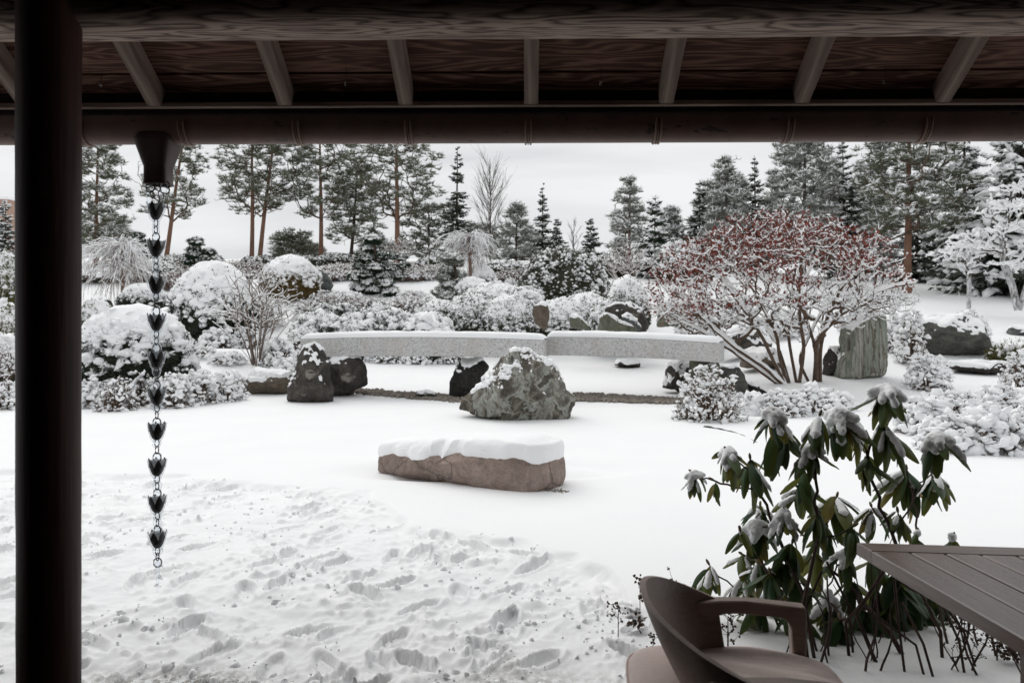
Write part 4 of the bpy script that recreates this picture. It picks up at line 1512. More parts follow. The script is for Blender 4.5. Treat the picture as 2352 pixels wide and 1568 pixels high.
def bare_tree(px, d, toppy, label, seed, R=1.1, col=None, name='bare_tree', nt=150, start=.25, snow=0.0, sel_top=None, tip=.007, cat='tree', up=.3):
    rng = RS(seed)
    b = base_at(px, d)
    H = CAMZ + (HY - toppy) * d / F - b[2]
    th = thing(name, label, cat, b, group=PINES)
    P = trunk_pts((0, 0, 0), H * .93, 0, rng, wob=.03)
    # long straight shoots rising steeply from the stem, each with finer shoots of its own
    k1 = max(12, nt // 5)
    h0 = np.sort(rng.uniform(start * .6, .86, k1))
    a = np.arange(k1) * 2.4 + rng.normal(size=k1) * .3
    top = np.clip(h0 + rng.uniform(.28, .5, k1) * (1.15 - h0), 0, 1.0)
    rad = R * np.sqrt(np.clip(1 - ((top - .62) / .46) ** 2, .02, 1)) * rng.uniform(.5, 1.05, k1)
    t = np.linspace(0, 1, 7)[None, :]
    out = rad[:, None] * (t * 1.25 - .25 * t ** 2)
    st0 = np.stack([np.interp(h0 * H, P[:, 2], P[:, i]) for i in range(3)], 1)
    Pb = np.stack([st0[:, 0:1] + np.cos(a)[:, None] * out, st0[:, 1:2] + np.sin(a)[:, None] * out, (h0 * H)[:, None] + ((top - h0) * H)[:, None] * t ** 1.08], -1)
    Pb = Pb + rng.normal(size=Pb.shape) * .018 * R * t[:, :, None]
    Rb = (tip * 2.6 * (1 - .75 * t)) * np.ones((k1, 1))
    k2 = nt * 2
    j, i = rng.randint(0, k1, k2), rng.randint(1, 5, k2)
    q0 = Pb[j, i]
    dv = unit(Pb[j, i + 1] - Pb[j, i]) + rng.normal(size=(k2, 3)) * [.33, .33, .1] + [0, 0, .25]
    t2 = np.linspace(0, 1, 4)[None, :, None]
    P2 = q0[:, None] + unit(dv)[:, None] * t2 * (H * rng.uniform(.06, .2, k2))[:, None, None] + rng.normal(size=(k2, 4, 3)) * .01 * R
    R2 = np.linspace(tip * .95, tip * .55, 4)[None] * np.ones((k2, 1))
    mb = MB()
    tube_add(mb, P, H * .0085 * (1 - .9 * np.linspace(0, 1, len(P))) + tip * .6, 8)
    mb.build('trunk', col or BARK_GREY, th)
    m2 = MB()
    m2.add(*tubes(Pb, Rb, 4))
    m2.add(*tubes(P2, R2, 3))
    m2.build('branches', col or BARK_GREY, th)
    if snow > 0:
        s2 = MB()
        snow_on(s2, Pb, Rb, snow)
        s2.build('snow', SNOW, th, stuff=True)
    return th

# the wooded rise, left to right
spruce(12, 62, 460, 'dark spruce seen left of the post against a pink building', 101, 1.3, snow=.4, sm=1.5)
pine(222, 44, 318, 'bushy greyish pine directly right of the post', 102, 1.7, .1, snow=.6, mat=NEEDLE_PINE, clumps=56, shape='round', csize=.55)
pine(380, 46, 300, 'leaning pine behind the rain chain with a bare lower trunk', 103, 1.9, .34, lean=1.1, snow=.3, clumps=34)
pine(578, 47, 290, 'pine with two tall slim trunks left of the golden brown ball shrub', 104, 2.3, .36, snow=.4, clumps=72, stems=[(0, .1, 1.0), (.45, .9, 1.03)], rtr=.13, csize=.66)
pine(737, 47, 300, 'straight pine with a reddish trunk behind the golden brown ball shrub', 105, 2.0, .34, snow=.32, clumps=46)
pine(672, 52, 540, 'low bushy pine filling the gap left of the straight reddish pine', 116, 1.4, .08, snow=.45, clumps=26, csize=.6)
pine(805, 50, 370, 'dark leaning pine crowded between two straight pines', 106, 1.6, .16, snow=.45, mat=NEEDLE_PINE, bark=BARK_DARK, clumps=48, csize=.62, lean=.5)
pine(912, 46, 290, 'tall pine with an orange trunk and broad crown left of the slim spruce', 107, 2.5, .34, snow=.28, clumps=56, rtr=.16, csize=.66)
pine(985, 49, 480, 'short dark bushy pine at the foot of the slim spruce', 108, 1.7, .08, snow=.4, mat=NEEDLE_PINE, bark=BARK_DARK, clumps=30, csize=.6)
spruce(1049, 48, 340, 'slim open spruce left of the bare fan shaped tree', 109, 1.15, .1, snow=.2, gap=.36)
bare_tree(1126, 47, 345, 'bare grey fan shaped tree between spruce and sky', 110, 1.35, nt=170, start=.28)
pine(1186, 42, 468, 'young bushy pine right of the bare fan shaped tree', 111, 1.45, .08, snow=.7, mat=NEEDLE_BLUE, clumps=30, shape='cone', bark=BARK_DARK, csize=.55)
spruce(1247, 47, 430, 'narrow dark spruce standing alone against the sky', 112, .95, .05, snow=.35, gap=.3)
spruce(1278, 48, 505, 'little spruce tucked against the narrow dark spruce', 113, .9, .05, snow=.4)
bare_tree(1318, 48, 500, 'thin bare sapling against the sky', 114, .55, nt=45, start=.2, tip=.006)
spruce(1358, 46, 500, 'small pointed spruce in the open gap of the tree line', 115, .8, .05, snow=.45)
pine(1446, 40, 418, 'fuzzy grey pine left of the dark green fir', 117, 1.4, .12, snow=.65, mat=NEEDLE_BLUE, clumps=30, shape='cone', csize=.5)
spruce(1502, 37, 448, 'dark green fir with bold snow pads left of the red leaved shrub', 118, 1.2, .04, snow=.55, mat=NEEDLE_GREEN, sm=1.5, dens=1.4, name='fir_tree')
spruce(1566, 44, 520, 'small spruce tip peeping over the red leaved shrub', 119, .8, .05, snow=.4)
spruce(1606, 42, 412, 'grey spruce at the left end of the right hand wood', 120, 1.1, .05, snow=.5)
pine(1668, 41, 365, 'snowy slender pine with a loose open top', 121, 1.35, .2, snow=.7, mat=NEEDLE_BLUE, clumps=40, csize=.5, shape='cone', bark=BARK_GREY)
spruce(1736, 43, 358, 'pointed dark spruce between two snowy pines', 122, 1.1, .05, snow=.4)
pine(1846, 38, 322, 'large snow laden pine above the red leaved shrub', 123, 1.75, .12, snow=.8, mat=NEEDLE_BLUE, clumps=76, csize=.6, bark=BARK_GREY)
spruce(1940, 42, 318, 'tall spruce behind the large snow laden pine', 124, 1.9, .05, snow=.55, sm=1.2)
pine(1990, 44, 470, 'snowy pine filling in behind the right side of the red leaved shrub', 125, 1.4, .05, snow=.7, mat=NEEDLE_BLUE, clumps=36, csize=.6)
pine(2083, 34, 250, 'broad pine with a bare orange trunk right of the red leaved shrub', 126, 2.3, .3, snow=.75, clumps=84, csize=.62, rtr=.17, lean=.15)
spruce(2215, 38, 225, 'tall black spruce behind the broad orange trunked pine', 127, 2.3, .04, snow=.5, sm=1.7, dens=1.3, gap=.36)
spruce(2345, 33, 160, 'heavy black spruce at the right edge with broad snow laden boughs', 128, 2.9, .07, snow=.6, sm=1.9, dens=1.3, gap=.4)
spruce(2475, 36, 200, 'black spruce mostly beyond the right edge of the view', 129, 2.6, .05, snow=.5, sm=1.7, gap=.42)
spruce(2110, 40, 470, 'dark young spruce in the shade behind the orange pine trunk', 130, 2.0, .02, snow=.3, gap=.34)
spruce(2245, 36, 520, 'low black spruce skirt under the tall trees on the right', 131, 2.0, .02, snow=.3, gap=.34, sm=1.4)

# low frosted pines that close the gaps
FROST = [(262, 50, 520, 'low frosted pine between the post and the weeping tree'), (705, 54, 560, 'low frosted pine left of the straight reddish trunk'), (868, 54, 540, 'low frosted pine left of the orange trunk'), (1095, 53, 520, 'low frosted pine at the foot of the bare fan shaped tree'), (1222, 50, 545, 'low frosted pine left of the narrow dark spruce'), (1540, 46, 480, 'frosted pine above the left shoulder of the red leaved shrub'), (1640, 46, 425, 'frosted pine right of the grey spruce'), (1705, 47, 415, 'frosted pine left of the pointed dark spruce'), (1778, 46, 395, 'frosted pine left of the large snow laden pine'), (1905, 45, 400, 'frosted pine between large snow laden pine and tall spruce'), (1975, 46, 380, 'frosted pine right of the tall spruce'), (2030, 46, 410, 'frosted pine left of the broad orange trunked pine')]
for i, (px, d, tp, lab) in enumerate(FROST):
    pine(px, d, tp, lab, 170 + i, 1.5 if px < 1500 else 1.3, .05, snow=1.1, mat=NEEDLE_BLUE, bark=BARK_GREY, clumps=26 if px < 1500 else 40, csize=.46, shape='cone' if i % 3 else 'round')

# snow covered deciduous trees on the right
def snowy_tree(px, d, label, seed, trunk, targets, tip=.008, snow=.05, name='snowy_tree'):
    rng = RS(seed)
    b = base_at(px, d)
    th = thing(name, label, 'tree', b)
    St = [np.array([[(x - px) * d / F, dy, CAMZ + (HY - y) * d / F - b[2]] for x, y, dy in s]) for s in trunk]
    St = [np.stack([np.interp(np.linspace(0, 1, 14), np.linspace(0, 1, len(s)), s[:, i]) for i in range(3)], 1) for s in St]
    T = []
    for (x, y, rx, rz_, ry, k) in targets:
        q = rng.normal(size=(k, 3)) * .5
        T.append(np.stack([(x - px) * d / F + q[:, 0] * rx, q[:, 1] * ry, CAMZ + (HY - y) * d / F - b[2] + q[:, 2] * rz_ - .25 * np.abs(q[:, 0]) * rx], 1))
    T = np.vstack(T)
    Pb, Rb, st = grow(rng, St, T, n=6, wig=.05, cost=.2, tip=tip, pw=2.3, ang=.7, lift=-.1, first=6)
    tm = MB()
    for p, r in st:
        tube_add(tm, p, np.maximum(r, .03), 8)
    tm.build('trunk', BARK_SNOWY, th)
    m2 = MB()
    m2.add(*tubes(Pb, Rb, 4))
    m2.build('branches', BARK_GREY, th)
    s2 = MB()
    snow_on(s2, Pb, Rb, snow)
    for p, r in st:
        snow_on(s2, p[None], r[None] * .9, snow * .6)
    e = Pb[:, -1]
    blobs(s2, rng, e + [0, 0, .02], rng.uniform(.03, .08, len(e)), flat=.6, small=True)
    s2.build('snow', SNOW, th, stuff=True)
snowy_tree(2225, 27.5, 'thin young tree with drooping snow covered twigs in front of the black spruces', 140, [[(2225, 718, 0), (2226, 660, 0), (2227, 600, .05), (2228, 562, 0)]],
           [(2228, 560, .9, .12, .6, 80), (2260, 575, 1.0, .18, .5, 70), (2190, 580, .5, .2, .4, 40), (2225, 600, .5, .3, .4, 30)], .007, .034, 'weeping_tree')
snowy_tree(2335, 26.5, 'leaning tree with long snow covered limbs at the right edge', 141, [[(2338, 712, 0), (2325, 655, 0), (2308, 600, .1), (2300, 540, 0), (2330, 480, .2)], [(2340, 712, 0), (2352, 650, -.2), (2385, 590, -.2), (2400, 520, 0)]],
           [(2250, 535, .7, .15, .6, 60), (2320, 520, 1.3, .2, .6, 90), (2380, 470, 1.0, .4, .8, 90), (2300, 470, .7, .3, .6, 60), (2340, 590, .8, .35, .6, 70), (2270, 560, .6, .2, .4, 40), (2400, 580, .8, .4, .6, 60), (2350, 420, .8, .3, .6, 50)], .009, .048)

# weeping trees: an umbrella of hanging twigs on a straight stem
def weeping(px, d, toppy, basepy, label, seed, R, drop, k=260, trunkr=.05, snow=.02, col=None, post=POST_PINK, z0=None):
    rng = RS(seed)
    b = base_at(px, d)
    zb = CAMZ + (HY - basepy) * d / F
    b[2] = min(b[2], zb)
    H = CAMZ + (HY - toppy) * d / F - b[2]
    th = thing('weeping_tree', label, 'tree', b)
    tm = MB()
    t = np.linspace(0, 1, 10)
    tube_add(tm, np.stack([.02 * np.sin(t * 5), t * 0, t * (H * .93)], 1), trunkr * (1 - .25 * t), 10)
    tm.build('trunk', post, th)
    a = rng.uniform(0, 2 * PI, k)
    a = a + .5 * np.sin(a * 3 + seed)
    az_n = fbm(np.stack([np.cos(a) * 1.6, np.sin(a) * 1.6, a * 0 + seed], 1), seed, 2)
    L = R * rng.uniform(.15, 1.1, k) * (1 + .9 * az_n)
    dr = drop * rng.uniform(.15, 1.05, k) * (1 + .2 * np.sin(a * 3 + 1))
    s = np.linspace(0, 1, 8)[None, :, None]
    dirv = np.stack([np.cos(a), np.sin(a), np.zeros(k)], 1)[:, None, :]
    rise = .25 * rng.uniform(.1, 1.5, k)[:, None, None] * H * .28
    P = np.stack([np.zeros(k), np.zeros(k), H * (.92 - .45 * rng.rand(k) ** 2.5)], 1)[:, None] + dirv * L[:, None, None] * (1 - (1 - s) ** 1.5) + np.array([0, 0, 1.0]) * (rise * 4 * s * (1 - s) * (s < 1) - dr[:, None, None] * s ** 2.2 + .05)
    P = P + np.cumsum(rng.normal(size=P.shape) * .05 * R, 1) * s
    r = np.linspace(.013, .004, 8)[None] * np.ones((k, 1))
    m2 = MB()
    m2.add(*tubes(P, r, 4))
    # short side twigs
    i = rng.randint(2, 7, 2 * k)
    j = rng.randint(0, k, 2 * k)
    q0 = P[j, i]
    dd = unit(P[j, np.minimum(i + 1, 7)] - P[j, i - 1]) + rng.normal(size=(2 * k, 3)) * .5 + [0, 0, -.3]
    tt = np.linspace(0, 1, 4)[None, :, None]
    P2 = q0[:, None] + dd[:, None] * tt * R * .22 + np.array([0, 0, -1.0]) * tt ** 2 * R * .05
    m2.add(*tubes(P2, np.full((2 * k, 4), .0045), 3))
    m2.build('branches', col or TWIG_PINK, th)
    s2 = MB()
    snow_on(s2, P, r, snow * 1.3)
    snow_on(s2, P2, np.full((2 * k, 4), .004), snow)
    s2.build('snow', SNOW, th, stuff=True)
weeping(281, 30, 553, 712, 'snow covered weeping tree on a pink brown stem, right of the post', 150, 1.45, 1.75, 260, .075, .013)
weeping(1079, 34, 535, 640, 'umbrella shaped weeping tree on a pink brown stem above the bridge', 151, 1.2, .95, 200, .085, .013)

# ---------------------------------------------------------------- shrubs
AZ = 'low twiggy shrubs with lumps of snow'
def azalea(px, d, rpx, toppy, label, seed, leaf=.3, blob=.036, dens=1.0, ry=None, group=AZ, bark=None, lowz=.0, leafmat=None, cover=.85, name='azalea_shrub'):
    rng = RS(seed)
    blob *= rng.uniform(.75, 1.3)
    leaf *= rng.uniform(.4, 1.8)
    b = base_at(px, d)
    R = rpx * d / F
    H = max(.2, CAMZ + (HY - toppy) * d / F - b[2])
    ry = ry or R
    th = thing(name, label, 'shrub', b, group=group)
    k = int(620 * dens * (.35 + R * R * .9 + R * H * .5))
    k = min(k, 1100)
    q = rng.normal(size=(k, 3))
    q[:, 2] = np.abs(q[:, 2]) * 1.05 + lowz
    q = unit(q)
    rad = rng.uniform(.72, 1.0, k) * (1 + .30 * fbm(q * 2.6 + seed, seed, 2))
    T = q * rad[:, None] * [R, ry, H * .97]
    T[:, 2] = np.maximum(T[:, 2], .05)
    ns = 9
    St = []
    for i in range(ns):
        a = i * 2.4 + rng.uniform(0, .6)
        s = rng.uniform(.25, .5)
        St.append([[.06 * np.cos(a), .06 * np.sin(a), -.02], [np.cos(a) * R * s * .4, np.sin(a) * ry * s * .4, H * .22], [np.cos(a) * R * s, np.sin(a) * ry * s, H * .45]])
    P, Rr, st = grow(rng, St, T, n=5, wig=.06, cost=.3, tip=.0048, pw=2.4, lift=.2, ang=.7)
    mb = MB()
    mb.add(*tubes(P, Rr, 4))
    for p, r in st:
        tube_add(mb, p, r, 5, caps=False)
    mb.build('branches', bark or BARK_BROWN, th)
    e = P[:, -1]
    sn = MB()
    gg = smooth(fbm(e / R * 3.5 + seed, seed + 9, 3), -.25, .3)
    sel = rng.rand(len(e)) < cover * (.45 + .6 * smooth(e[:, 2] / H, .1, .6)) * (.35 + .95 * gg)
    blobs(sn, rng, e[sel] + [0, 0, blob * .3], blob * rng.uniform(.5, 1.3, sel.sum()) * (.6 + .75 * gg[sel]), flat=.68, small=False if d < 13 else True)
    mid = P[:, 3][rng.rand(len(P)) < .3 * cover]
    blobs(sn, rng, mid + [0, 0, blob * .25], blob * rng.uniform(.4, .8, len(mid)), flat=.6, small=True)
    snow_on(sn, P, Rr, blob * .42, k=4, sel=rng.rand(len(P)) < .3 * cover)
    sn.build('snow', SNOW, th, stuff=True)
    lf = MB()
    j = rng.rand(len(e)) < leaf * 2.0
    ee = np.repeat(e[j], 2, 0) + rng.normal(size=(j.sum() * 2, 3)) * .018
    scatter(lf, rng, [LEAF], ee, .034)
    if lf.n:
        lf.build('leaves', leafmat or LEAF_BROWN, th, stuff=True)
    return th

def dome(px, d, rpx, toppy, label, seed, mat, lim=.35, amp=.6, blobn=.5, ry=None, leafs=1.0, lsize=.07, botpy=None, blob=.07, cap=True, name='round_shrub', group=None, cat='shrub', sn_th=.08, temps=None, expo=2.0, lump_=.10):
    """Clipped evergreen: foliage shell with a lumpy snow quilt on top."""
    rng = RS(seed)
    blob *= rng.uniform(.75, 1.35)
    lsize *= rng.uniform(.85, 1.25)
    blobn *= rng.uniform(.75, 1.1)
    b = base_at(px, d)
    R = rpx * d / F
    top = CAMZ + (HY - toppy) * d / F - b[2]
    bot = -.05 if botpy is None else CAMZ + (HY - botpy) * d / F - b[2]
    ry = ry or R
    ry = min(ry, 1.6)
    hz = (top - bot)
    th = thing(name, label, cat, b, group=group)
    full = botpy is not None and botpy < HY + 1e9 and bot > .2
    cz_ = bot + hz * (.5 if full else .38)
    up, low = top - cz_, cz_ - bot
    def shape(q):
        n = 1 + lump_ * fbm(q * 2.2 + seed, seed, 3)
        z = np.where(q[:, 2] > 0, q[:, 2] * up, q[:, 2] * low)
        return np.stack([q[:, 0] * R, q[:, 1] * ry, z], 1) * n[:, None] + [0, 0, cz_]
    v = ICO5[0]
    if expo != 2.0:
        v = v / (np.abs(v) ** expo).sum(1, keepdims=True) ** (1 / expo)
    core = MB()
    core.add(shape(v) * [.9, .9, 1] - [0, 0, .06], ICO5[1])
    core.build('light_block_core', mat, th)  # solid core added inside to block light through the leaf shell
    k = int(leafs * 1250 * (R * ry + (R + ry) * .5 * hz))
    k = min(k, 4200)
    q = unit(rng.normal(size=(k, 3)))
    P = shape(q) * rng.uniform(.92, 1.03, (k, 1))
    keep = P[:, 2] > 0
    q, P = q[keep], P[keep]
    lf = MB()
    scatter(lf, rng, temps or LBALL, P, lsize)
    lf.build('foliage', mat, th, stuff=True)
    sn = MB()
    field = q[:, 2] + amp * .55 * fbm(q * 4 + seed, seed + 1, 3)
    p = smooth(field, lim - .75, lim + .25)
    gg = smooth(fbm(q * 6 + seed, seed + 9, 3), -.22, .3)                 # snow gathers in pads with bare gaps between
    sel = rng.rand(len(P)) < p * blobn * (.2 + 1.35 * gg)
    blobs(sn, rng, P[sel] + [0, 0, blob * .35], blob * rng.uniform(.5, 1.3, sel.sum()) * (.55 + .85 * gg[sel]), flat=.62, small=d > 20)
    if cap:
        vq = shape(v)
        nn = v
        s = smooth(v[:, 2] + amp * .45 * fbm(v * 5 + seed, seed + 1, 4) + amp * .35 * fbm(v * 15, seed + 2, 3) - lim, 0, .22)
        f = ICO5[1]
        keep = (s > .01)[f].any(1)
        t = np.sqrt(s)
        lump2 = .04 * fbm(v * 9, seed + 4, 3)
        Q = vq * 1.0 + nn * (-.05 + (.06 + lump2) [:, None] * t[:, None] if False else (-.05 + (.055 + lump2) * t)[:, None]) + np.array([0, 0, 1]) * (sn_th * t)[:, None]
        used = np.unique(f[keep])
        rm = np.full(len(v), -1)
        rm[used] = np.arange(len(used))
        sn.add(Q[used], rm[f[keep]])
    if sn.n:
        sn.build('snow', SNOW, th, stuff=True)
    return th

# far left, at the foot of the bank
for i, (px, d, r, tp, lab) in enumerate([
    (215, 14.8, 52, 872, 'snowy azalea nearest the post, at the foot of the big round evergreen'),
    (268, 14.2, 50, 862, 'snowy azalea in front of the big round evergreen, second from the post'),
    (330, 15.0, 48, 858, 'snowy azalea just left of the rain chain at ground level'),
    (395, 14.7, 55, 852, 'snowy azalea just right of the rain chain, near the round evergreen'),
    (452, 15.2, 55, 846, 'wide snowy azalea between rain chain and bare vase shaped shrub'),
    (515, 15.6, 50, 852, 'snowy azalea left of the low rock with the snow cushion'),
    (548, 16.8, 36, 862, 'small snowy azalea touching the low rock with the snow cushion'),
    (5, 14.6, 75, 876, 'snowy azalea at the left edge beyond the post'),
    (-10, 16.5, 80, 790, 'tall snow loaded shrub at the left edge beyond the post')]):
    azalea(px, d, r, tp, lab, 200 + i, leaf=.2)
dome(310, 16.2, 131, 716, 'big round dark evergreen shrub under a thick quilt of snow, left of the rain chain', 220, LEAF_DARK, .44, .8, .62, leafs=1.6, lsize=.075, blob=.085, sn_th=.14)
for i, (px, d, r, tp, lab) in enumerate([
    (455, 20.5, 46, 790, 'snowy shrub at the left foot of the bare vase shaped shrub'),
    (520, 20.0, 44, 806, 'snowy shrub right behind the bare vase shaped shrub stems'),
    (640, 20.5, 46, 772, 'snowy shrub behind the left tip of the bridge'),
    (690, 22.0, 50, 752, 'snowy shrub above the left tip of the bridge'),
    (575, 24.0, 52, 745, 'snowy shrub behind the crown of the bare vase shaped shrub'),
    (500, 23.5, 50, 752, 'snowy shrub to the left behind the bare vase shaped shrub'),
    (660, 18.8, 40, 822, 'snowy shrub behind the dark pointed stone of the bridge'),
    (880, 23.5, 45, 802, 'small snowy shrub seen under the left bridge slab near its left support'),
    (960, 23.5, 45, 805, 'small snowy shrub seen under the middle of the left bridge slab'),
    (1040, 23.5, 45, 804, 'small snowy shrub seen under the left bridge slab near the big boulder')]):
    azalea(px, d, r, tp, lab, 240 + i, leaf=.15, blob=.05, dens=.8)

def vase(px, d, toppy, wpx, label, seed, nt=420, snow=.018, name='bare_shrub', col=None):
    rng = RS(seed)
    b = base_at(px, d)
    H = CAMZ + (HY - toppy) * d / F - b[2]
    R = wpx * d / F
    th = thing(name, label, 'shrub', b)
    St = []
    for i in range(15):
        a = i * 2.4
        sp = rng.uniform(.15, 1.0)
        t = np.linspace(0, 1, 7)
        St.append(np.stack([np.cos(a) * (.08 + R * sp * t ** 1.2 * .75), np.sin(a) * (.08 + R * sp * .8 * t ** 1.2 * .75), H * .62 * t * (1 - .25 * sp)], 1) + np.cumsum(rng.normal(size=(7, 3)) * .02, 0) * t[:, None])
    q = rng.normal(size=(nt, 3))
    q[:, 2] = np.abs(q[:, 2])
    q = unit(q * [1, 1, 1.2]) * rng.uniform(.5, 1, (nt, 1))
    T = q * [R, R * .85, H]
    T = T[T[:, 2] > H * (.22 + .42 * np.hypot(T[:, 0], T[:, 1]) / R)]
    P, Rr, st = grow(rng, St, T, n=6, wig=.012, cost=.15, tip=.0075, pw=2.8, lift=.25, ang=1.8, first=2)
    Rr = np.minimum(Rr, .0135)
    mb = MB()
    mb.add(*tubes(P, Rr, 4))
    for p, r in st:
        tube_add(mb, p, np.clip(r, .009, .015), 5, caps=False)
    mb.build('branches', col or BARK_BROWN, th)
    sn = MB()
    snow_on(sn, P, Rr, snow)
    for p, r in st:
        snow_on(sn, p[None], r[None], snow * 1.2)
    sn.build('snow', SNOW, th, stuff=True)
vase(588, 20.2, 606, 150, 'bare vase shaped shrub of fine upright twigs left of the bridge', 260, nt=1300, snow=.011, col=BARK_PALE)
vase(1440, 33, 548, 84, 'pinkish fountain of thin twigs below the dark green fir', 261, nt=900, snow=.012, col=TWIG_PINK)
vase(914, 42, 538, 62, 'faint pinkish twiggy shrub behind the conical cloud pruned conifer', 262, nt=500, snow=.012, col=TWIG_PINK)

dome(492, 25, 96, 612, 'broad snow domed evergreen behind the bare vase shaped shrub', 270, LEAF_DARK, .26, .8, .55, lsize=.09, blob=.085, sn_th=.15)
dome(668, 32, 66, 592, 'golden brown ball shaped shrub with a white snow cap', 271, LEAF_GOLD, .22, .45, .5, lsize=.075, botpy=690, blob=.07, sn_th=.10, name='ball_shrub', leafs=2)
dome(222, 25.5, 40, 690, 'yellowish low shrub right of the post under patches of snow', 272, NEEDLE_YEW, .3, .7, .5, lsize=.08, name='low_shrub')
dome(330, 29, 55, 655, 'dark evergreen shrub behind the rain chain beside the weeping tree', 273, LEAF_DARK, .35, .8, .5, lsize=.09)
dome(10, 24, 42, 585, 'mossy yellow green shrub left of the post', 274, NEEDLE_YEW, .5, .6, .3, lsize=.1)
dome(12, 22.5, 42, 700, 'yellow green spreading pine bough shrub left of the post', 275, NEEDLE_YEW, .35, .6, .4, lsize=.1, name='low_shrub')
dome(8, 18.5, 50, 775, 'snow covered shrub left of the post above the azaleas', 276, LEAF_DARK, .15, .6, .6, lsize=.08)
dome(1295, 30, 101, 572, 'large rounded olive shrub speckled all over with snow', 277, LEAF_OLIVE, -.35, .9, 1.0, lsize=.10, blob=.056, cap=False, leafs=1.4)
dome(1441, 26.5, 49, 640, 'snow dome shrub just left of the red leaved shrub', 278, LEAF_OLIVE, .28, .5, .55, lsize=.08, blob=.07, sn_th=.1)
dome(1103, 34.5, 34, 612, 'mushroom shaped clipped shrub under a smooth snow cap beside the umbrella tree', 279, LEAF_DARK, .05, .2, .4, lsize=.08, sn_th=.12, botpy=668)
dome(1085, 30.5, 44, 640, 'flat wide clipped shrub below the mushroom shaped one', 280, LEAF_OLIVE, .3, .6, .6, lsize=.08, blob=.06)
dome(1140, 28.5, 75, 652, 'spreading snow blanketed shrub left of the large olive shrub', 281, LEAF_OLIVE, .2, 1.2, .95, lsize=.09, blob=.07, cap=True, sn_th=.05)
for i, (px, d, r, tp, lab) in enumerate([
    (1010, 27.5, 50, 690, 'snowy mound shrub left of the middle behind the bridge'),
    (1085, 26.0, 66, 676, 'snowy mound shrub behind the left slab near the big boulder'),
    (1165, 25.5, 62, 682, 'snowy mound shrub directly above the big patchy boulder'),
    (1205, 27.5, 50, 662, 'snowy mound shrub below the large olive shrub on its left'),
    (1285, 26.0, 60, 690, 'snowy mound shrub right of the pointed brown rock'),
    (1345, 26.5, 60, 676, 'snowy mound shrub below the large olive shrub on its right'),
    (1392, 25.0, 46, 690, 'snowy mound shrub touching the snow dome shrub')]):
    dome(px, d, r, tp, lab, 290 + i, LEAF_OLIVE, .22, 1.3, .95, lsize=.085, blob=.06, cap=True, sn_th=.05, group='snowy mounds behind the bridge', name='mound_shrub', leafs=1.2)
JUN = 'creeping junipers in a row behind the bridge'
for i, (px, d, r, tp, lab) in enumerate([
    (735, 24.5, 62, 722, 'creeping juniper under snow behind the left end of the bridge'),
    (820, 24.2, 66, 726, 'creeping juniper under snow, second from the left behind the bridge'),
    (905, 24.5, 66, 720, 'creeping juniper under snow behind the middle of the left slab'),
    (985, 24.0, 62, 724, 'creeping juniper under snow, rightmost of the row behind the left slab'),
    (870, 26.2, 60, 706, 'creeping juniper under snow in the second row behind the left slab'),
    (770, 27.0, 60, 700, 'creeping juniper under snow in the second row at the left')]):
    dome(px, d, r, tp, lab, 300 + i, NEEDLE_DARK, .34, 1.1, .7, ry=.8, lsize=.16, blob=.085, temps=TUFT, group=JUN, name='juniper_shrub', sn_th=.06, lump_=.22)

def heather(px, d, rpx, toppy, label, seed, col=None, k=420):
    rng = RS(seed)
    b = base_at(px, d)
    R = rpx * d / F
    H = max(.25, CAMZ + (HY - toppy) * d / F - b[2])
    th = thing('heather_shrub', label, 'shrub', b, group='faded twiggy shrubs on the slope')
    a = rng.uniform(0, 2 * PI, k)
    rr_ = R * np.sqrt(rng.uniform(0, 1, k))
    p0 = np.stack([np.cos(a) * rr_ * .8, np.sin(a) * rr_ * .5, np.zeros(k)], 1)
    hh = H * np.sqrt(np.clip(1.05 - (rr_ / R) ** 2, .1, 1)) * rng.uniform(.6, 1.05, k)
    tip = p0 * 1.2 + np.stack([rng.normal(size=k) * .14, rng.normal(size=k) * .14, hh], 1)
    t = np.linspace(0, 1, 4)[None, :, None]
    P = p0[:, None] * (1 - t) + tip[:, None] * t + rng.normal(size=(k, 4, 3)) * .03
    mb = MB()
    mb.add(*tubes(P, np.linspace(.012, .006, 4)[None] * np.ones((k, 1)), 3))
    j = rng.randint(0, k, 3 * k)
    q0 = P[j, rng.randint(1, 4, 3 * k)]
    q1 = q0 + rng.normal(size=(3 * k, 3)) * [.12, .12, .08] + [0, 0, .06]
    P2 = np.stack([q0, (q0 + q1) / 2 + rng.normal(size=q0.shape) * .015, q1], 1)
    mb.add(*tubes(P2, np.full((3 * k, 3), .006), 3))
    mb.build('branches', col or TWIG_PINK, th)
    sn = MB()
    blobs(sn, rng, P[:, -1][rng.rand(k) < .6], rng.uniform(.03, .07, 1000)[: 1][0], flat=.6, small=True)
    s = rng.rand(3 * k) < .35
    blobs(sn, rng, q1[s], .04, flat=.6, small=True)
    sn.build('snow', SNOW, th, stuff=True)
for i, (px, d, r, tp, lab) in enumerate([
    (760, 29.5, 60, 680, 'faded heather clump below the golden brown ball shrub'),
    (850, 30.0, 65, 690, 'faded heather clump below the cloud pruned conifer'),
    (945, 29.5, 60, 684, 'faded heather clump right of the cloud pruned conifer foot'),
    (1240, 33, 50, 640, 'faded twiggy clump partly behind the large olive shrub'),
    (800, 40, 80, 606, 'grey heather row left of the cloud pruned conifer on the rise'),
    (960, 40, 75, 610, 'grey heather row right of the cloud pruned conifer on the rise'),
    (560, 41, 80, 602, 'grey heather row between trunks and snow domed evergreen'),
    (440, 38, 70, 600, 'grey heather row right of the rain chain on the rise')]):
    heather(px, d, r, tp, lab, 320 + i)
